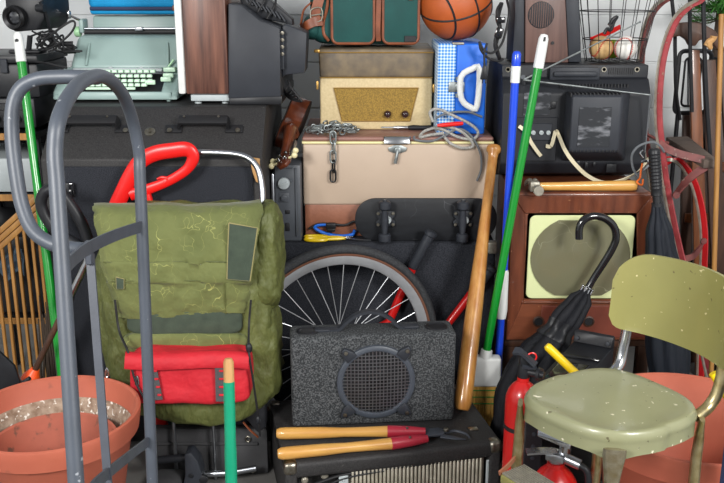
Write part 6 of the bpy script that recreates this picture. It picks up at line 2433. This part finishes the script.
b.tube(rr_px(674, 51, 712, 113, 3.48, .02), .0085, 8, 1, True)
part('outer_frame', b, m_black, T)
b = MB()
b.tube(rr_px(681, 58, 702, 106, 3.50, .015), .0045, 8, 1, True)
b.tube(rr_px(704, 58, 722, 106, 3.50, .015), .0045, 8, 1, True)
for x in (688, 698, 712, 717):
    b.cyl(pY(x, 58, 3.505), pY(x, 106, 3.505), .0028, 6)
part('inner_wires', b, m_black, T)
b = MB()
for x in (678, 708):
    p = pY(x, 113, 3.48)
    b.cyl(p, V((p.x, p.y, .002)), .0085, 10)
part_each('leg', b, m_black, T)
T = thing('wooden_board', 'dark brown wooden board leaning on the back wall at far right', 'board', (pY(715, 200, 3.6).x, 3.62, 0))
b = MB().hexa([V((pY(676, 380, 3.53).x, 3.53, .002)), V((pY(790, 380, 3.53).x, 3.53, .002)), V((pY(790, 380, 3.53).x, 3.555, .002)), V((pY(676, 380, 3.53).x, 3.555, .002)),
               pY(684, 114, 3.58), pY(790, 114, 3.58), pY(790, 114, 3.58) + V((0, .025, 0)), pY(684, 114, 3.58) + V((0, .025, 0))], .004, 2)
part('board', b, m_brownwood, T)
b = MB()
for i in range(4):
    t = .2 + i * .2
    p0, p1 = V((pY(676, 380, 3.53).x, 3.53, .002)).lerp(pY(684, 114, 3.58), t), V((pY(790, 380, 3.53).x, 3.53, .002)).lerp(pY(790, 114, 3.58), t)
    b.hexa([p0 + V((.01, -.016, -.02)), p1 + V((-.01, -.016, -.02)), p1 + V((-.01, -.0015, -.02)), p0 + V((.01, -.0015, -.02)), p0 + V((.01, -.016, .02)), p1 + V((-.01, -.016, .02)), p1 + V((-.01, -.0015, .02)), p0 + V((.01, -.0015, .02))], .003, 1)
part_each('batten', b, m_orangewood, T)
a = pY(721.5, 14, 3.02)
e = V((pY(722.5, 300, 2.94).x, 2.92, .003))
b = MB().tube([a, e], .0085, 12, 1)
solo('wooden_dowel', b, m_slat, 'thin honey-coloured wooden dowel standing at the right edge', 'dowel')
tc_ = V((pY(722, 0, 3.80).x, 3.80, 0))
T = thing('fir_tree', 'green artificial fir branches at the top right corner', 'artificial tree', tc_)
b = MB().cyl(tc_ + V((0, 0, .001)), tc_ + V((0, 0, 1.98)), .018, 10)
b.lathe(tc_, (0, 0, 1), [(.12, 0), (.12, .015), (.02, .03)], 16)
part('trunk', b, m_twig, T)
rnd = random.Random(21)
bn, bs_ = MB(), MB()
for k in range(30):
    z = 1.42 + .45 * rnd.random()
    az = rnd.uniform(0, 2 * PI)
    ln = rnd.uniform(.15, .2) * (1.2 - (z - 1.4) * .8)
    dr = V((math.cos(az), math.sin(az) * .5, rnd.uniform(-.15, .35))).normalized()
    if k < 20:
        dr = V((rnd.uniform(-1, .6), rnd.uniform(-.8, .1), rnd.uniform(-.15, .2))).normalized()
        z = 1.395 + .10 * rnd.random()
        ln *= .62
    s0 = tc_ + V((0, 0, z))
    s1 = s0 + dr * ln
    bs_.tube([s0, s0.lerp(s1, .5) + V((0, 0, -.012)), s1], .003, 5, 3)
    for i in range(46):
        t = .15 + .85 * i / 45
        p = s0.lerp(s1, t)
        w = V((rnd.uniform(-1, 1), rnd.uniform(-1, 1), rnd.uniform(-1, 1)))
        w = (w - dr * w.dot(dr)).normalized()
        tipn = p + (w * .9 + dr * .6).normalized() * .034
        sidev = w.cross(dr).normalized() * .0022
        bn.add([p - sidev, p + sidev, p + sidev * .3 + (tipn - p), p - sidev * .3 + (tipn - p), p + w.cross(sidev).normalized() * .0016], [(0, 1, 2, 3), (0, 3, 4), (1, 4, 2), (2, 4, 3)])
part('branch', bs_, m_twig, T)
o = part('needles', bn, m_fir, T)
o['kind'] = 'stuff'

# ------------------------------------------------------------ camera, light
cam = bpy.data.cameras.new('camera')
co = bpy.data.objects.new('camera', cam)
COL.objects.link(co)
co.location = CAM
co.rotation_euler = (math.radians(90) - A, 0, 0)
cam.sensor_width = 36
cam.lens = 36 * FPX / 724
sc = bpy.context.scene
sc.camera = co


def area(name, loc, tgt, size, power, col=(1, 1, 1)):
    l = bpy.data.lights.new(name, 'AREA')
    l.energy = power
    l.shape = 'RECTANGLE'
    l.size, l.size_y = size
    l.color = col
    ob = bpy.data.objects.new(name, l)
    COL.objects.link(ob)
    ob.location = loc
    ob.rotation_euler = (V(tgt) - V(loc)).to_track_quat('-Z', 'Y').to_euler()
    return ob


area('softbox', (-1.6, -.5, 2.25), (-.3, 3.0, .7), (.8, .7), 108, (1, .985, .96))
area('softbox', (1.75, -.4, 2.35), (.3, 3.0, .6), (.8, .7), 113, (1, .985, .96))
w = bpy.data.worlds.new('world')
sc.world = w
w.use_nodes = True
bg = w.node_tree.nodes['Background']
bg.inputs[0].default_value = (.93, .96, 1, 1)
bg.inputs[1].default_value = .34
sc.view_settings.view_transform = 'Standard'
sc.view_settings.look = 'None'
sc.view_settings.gamma = 1
sc.view_settings.exposure = 0
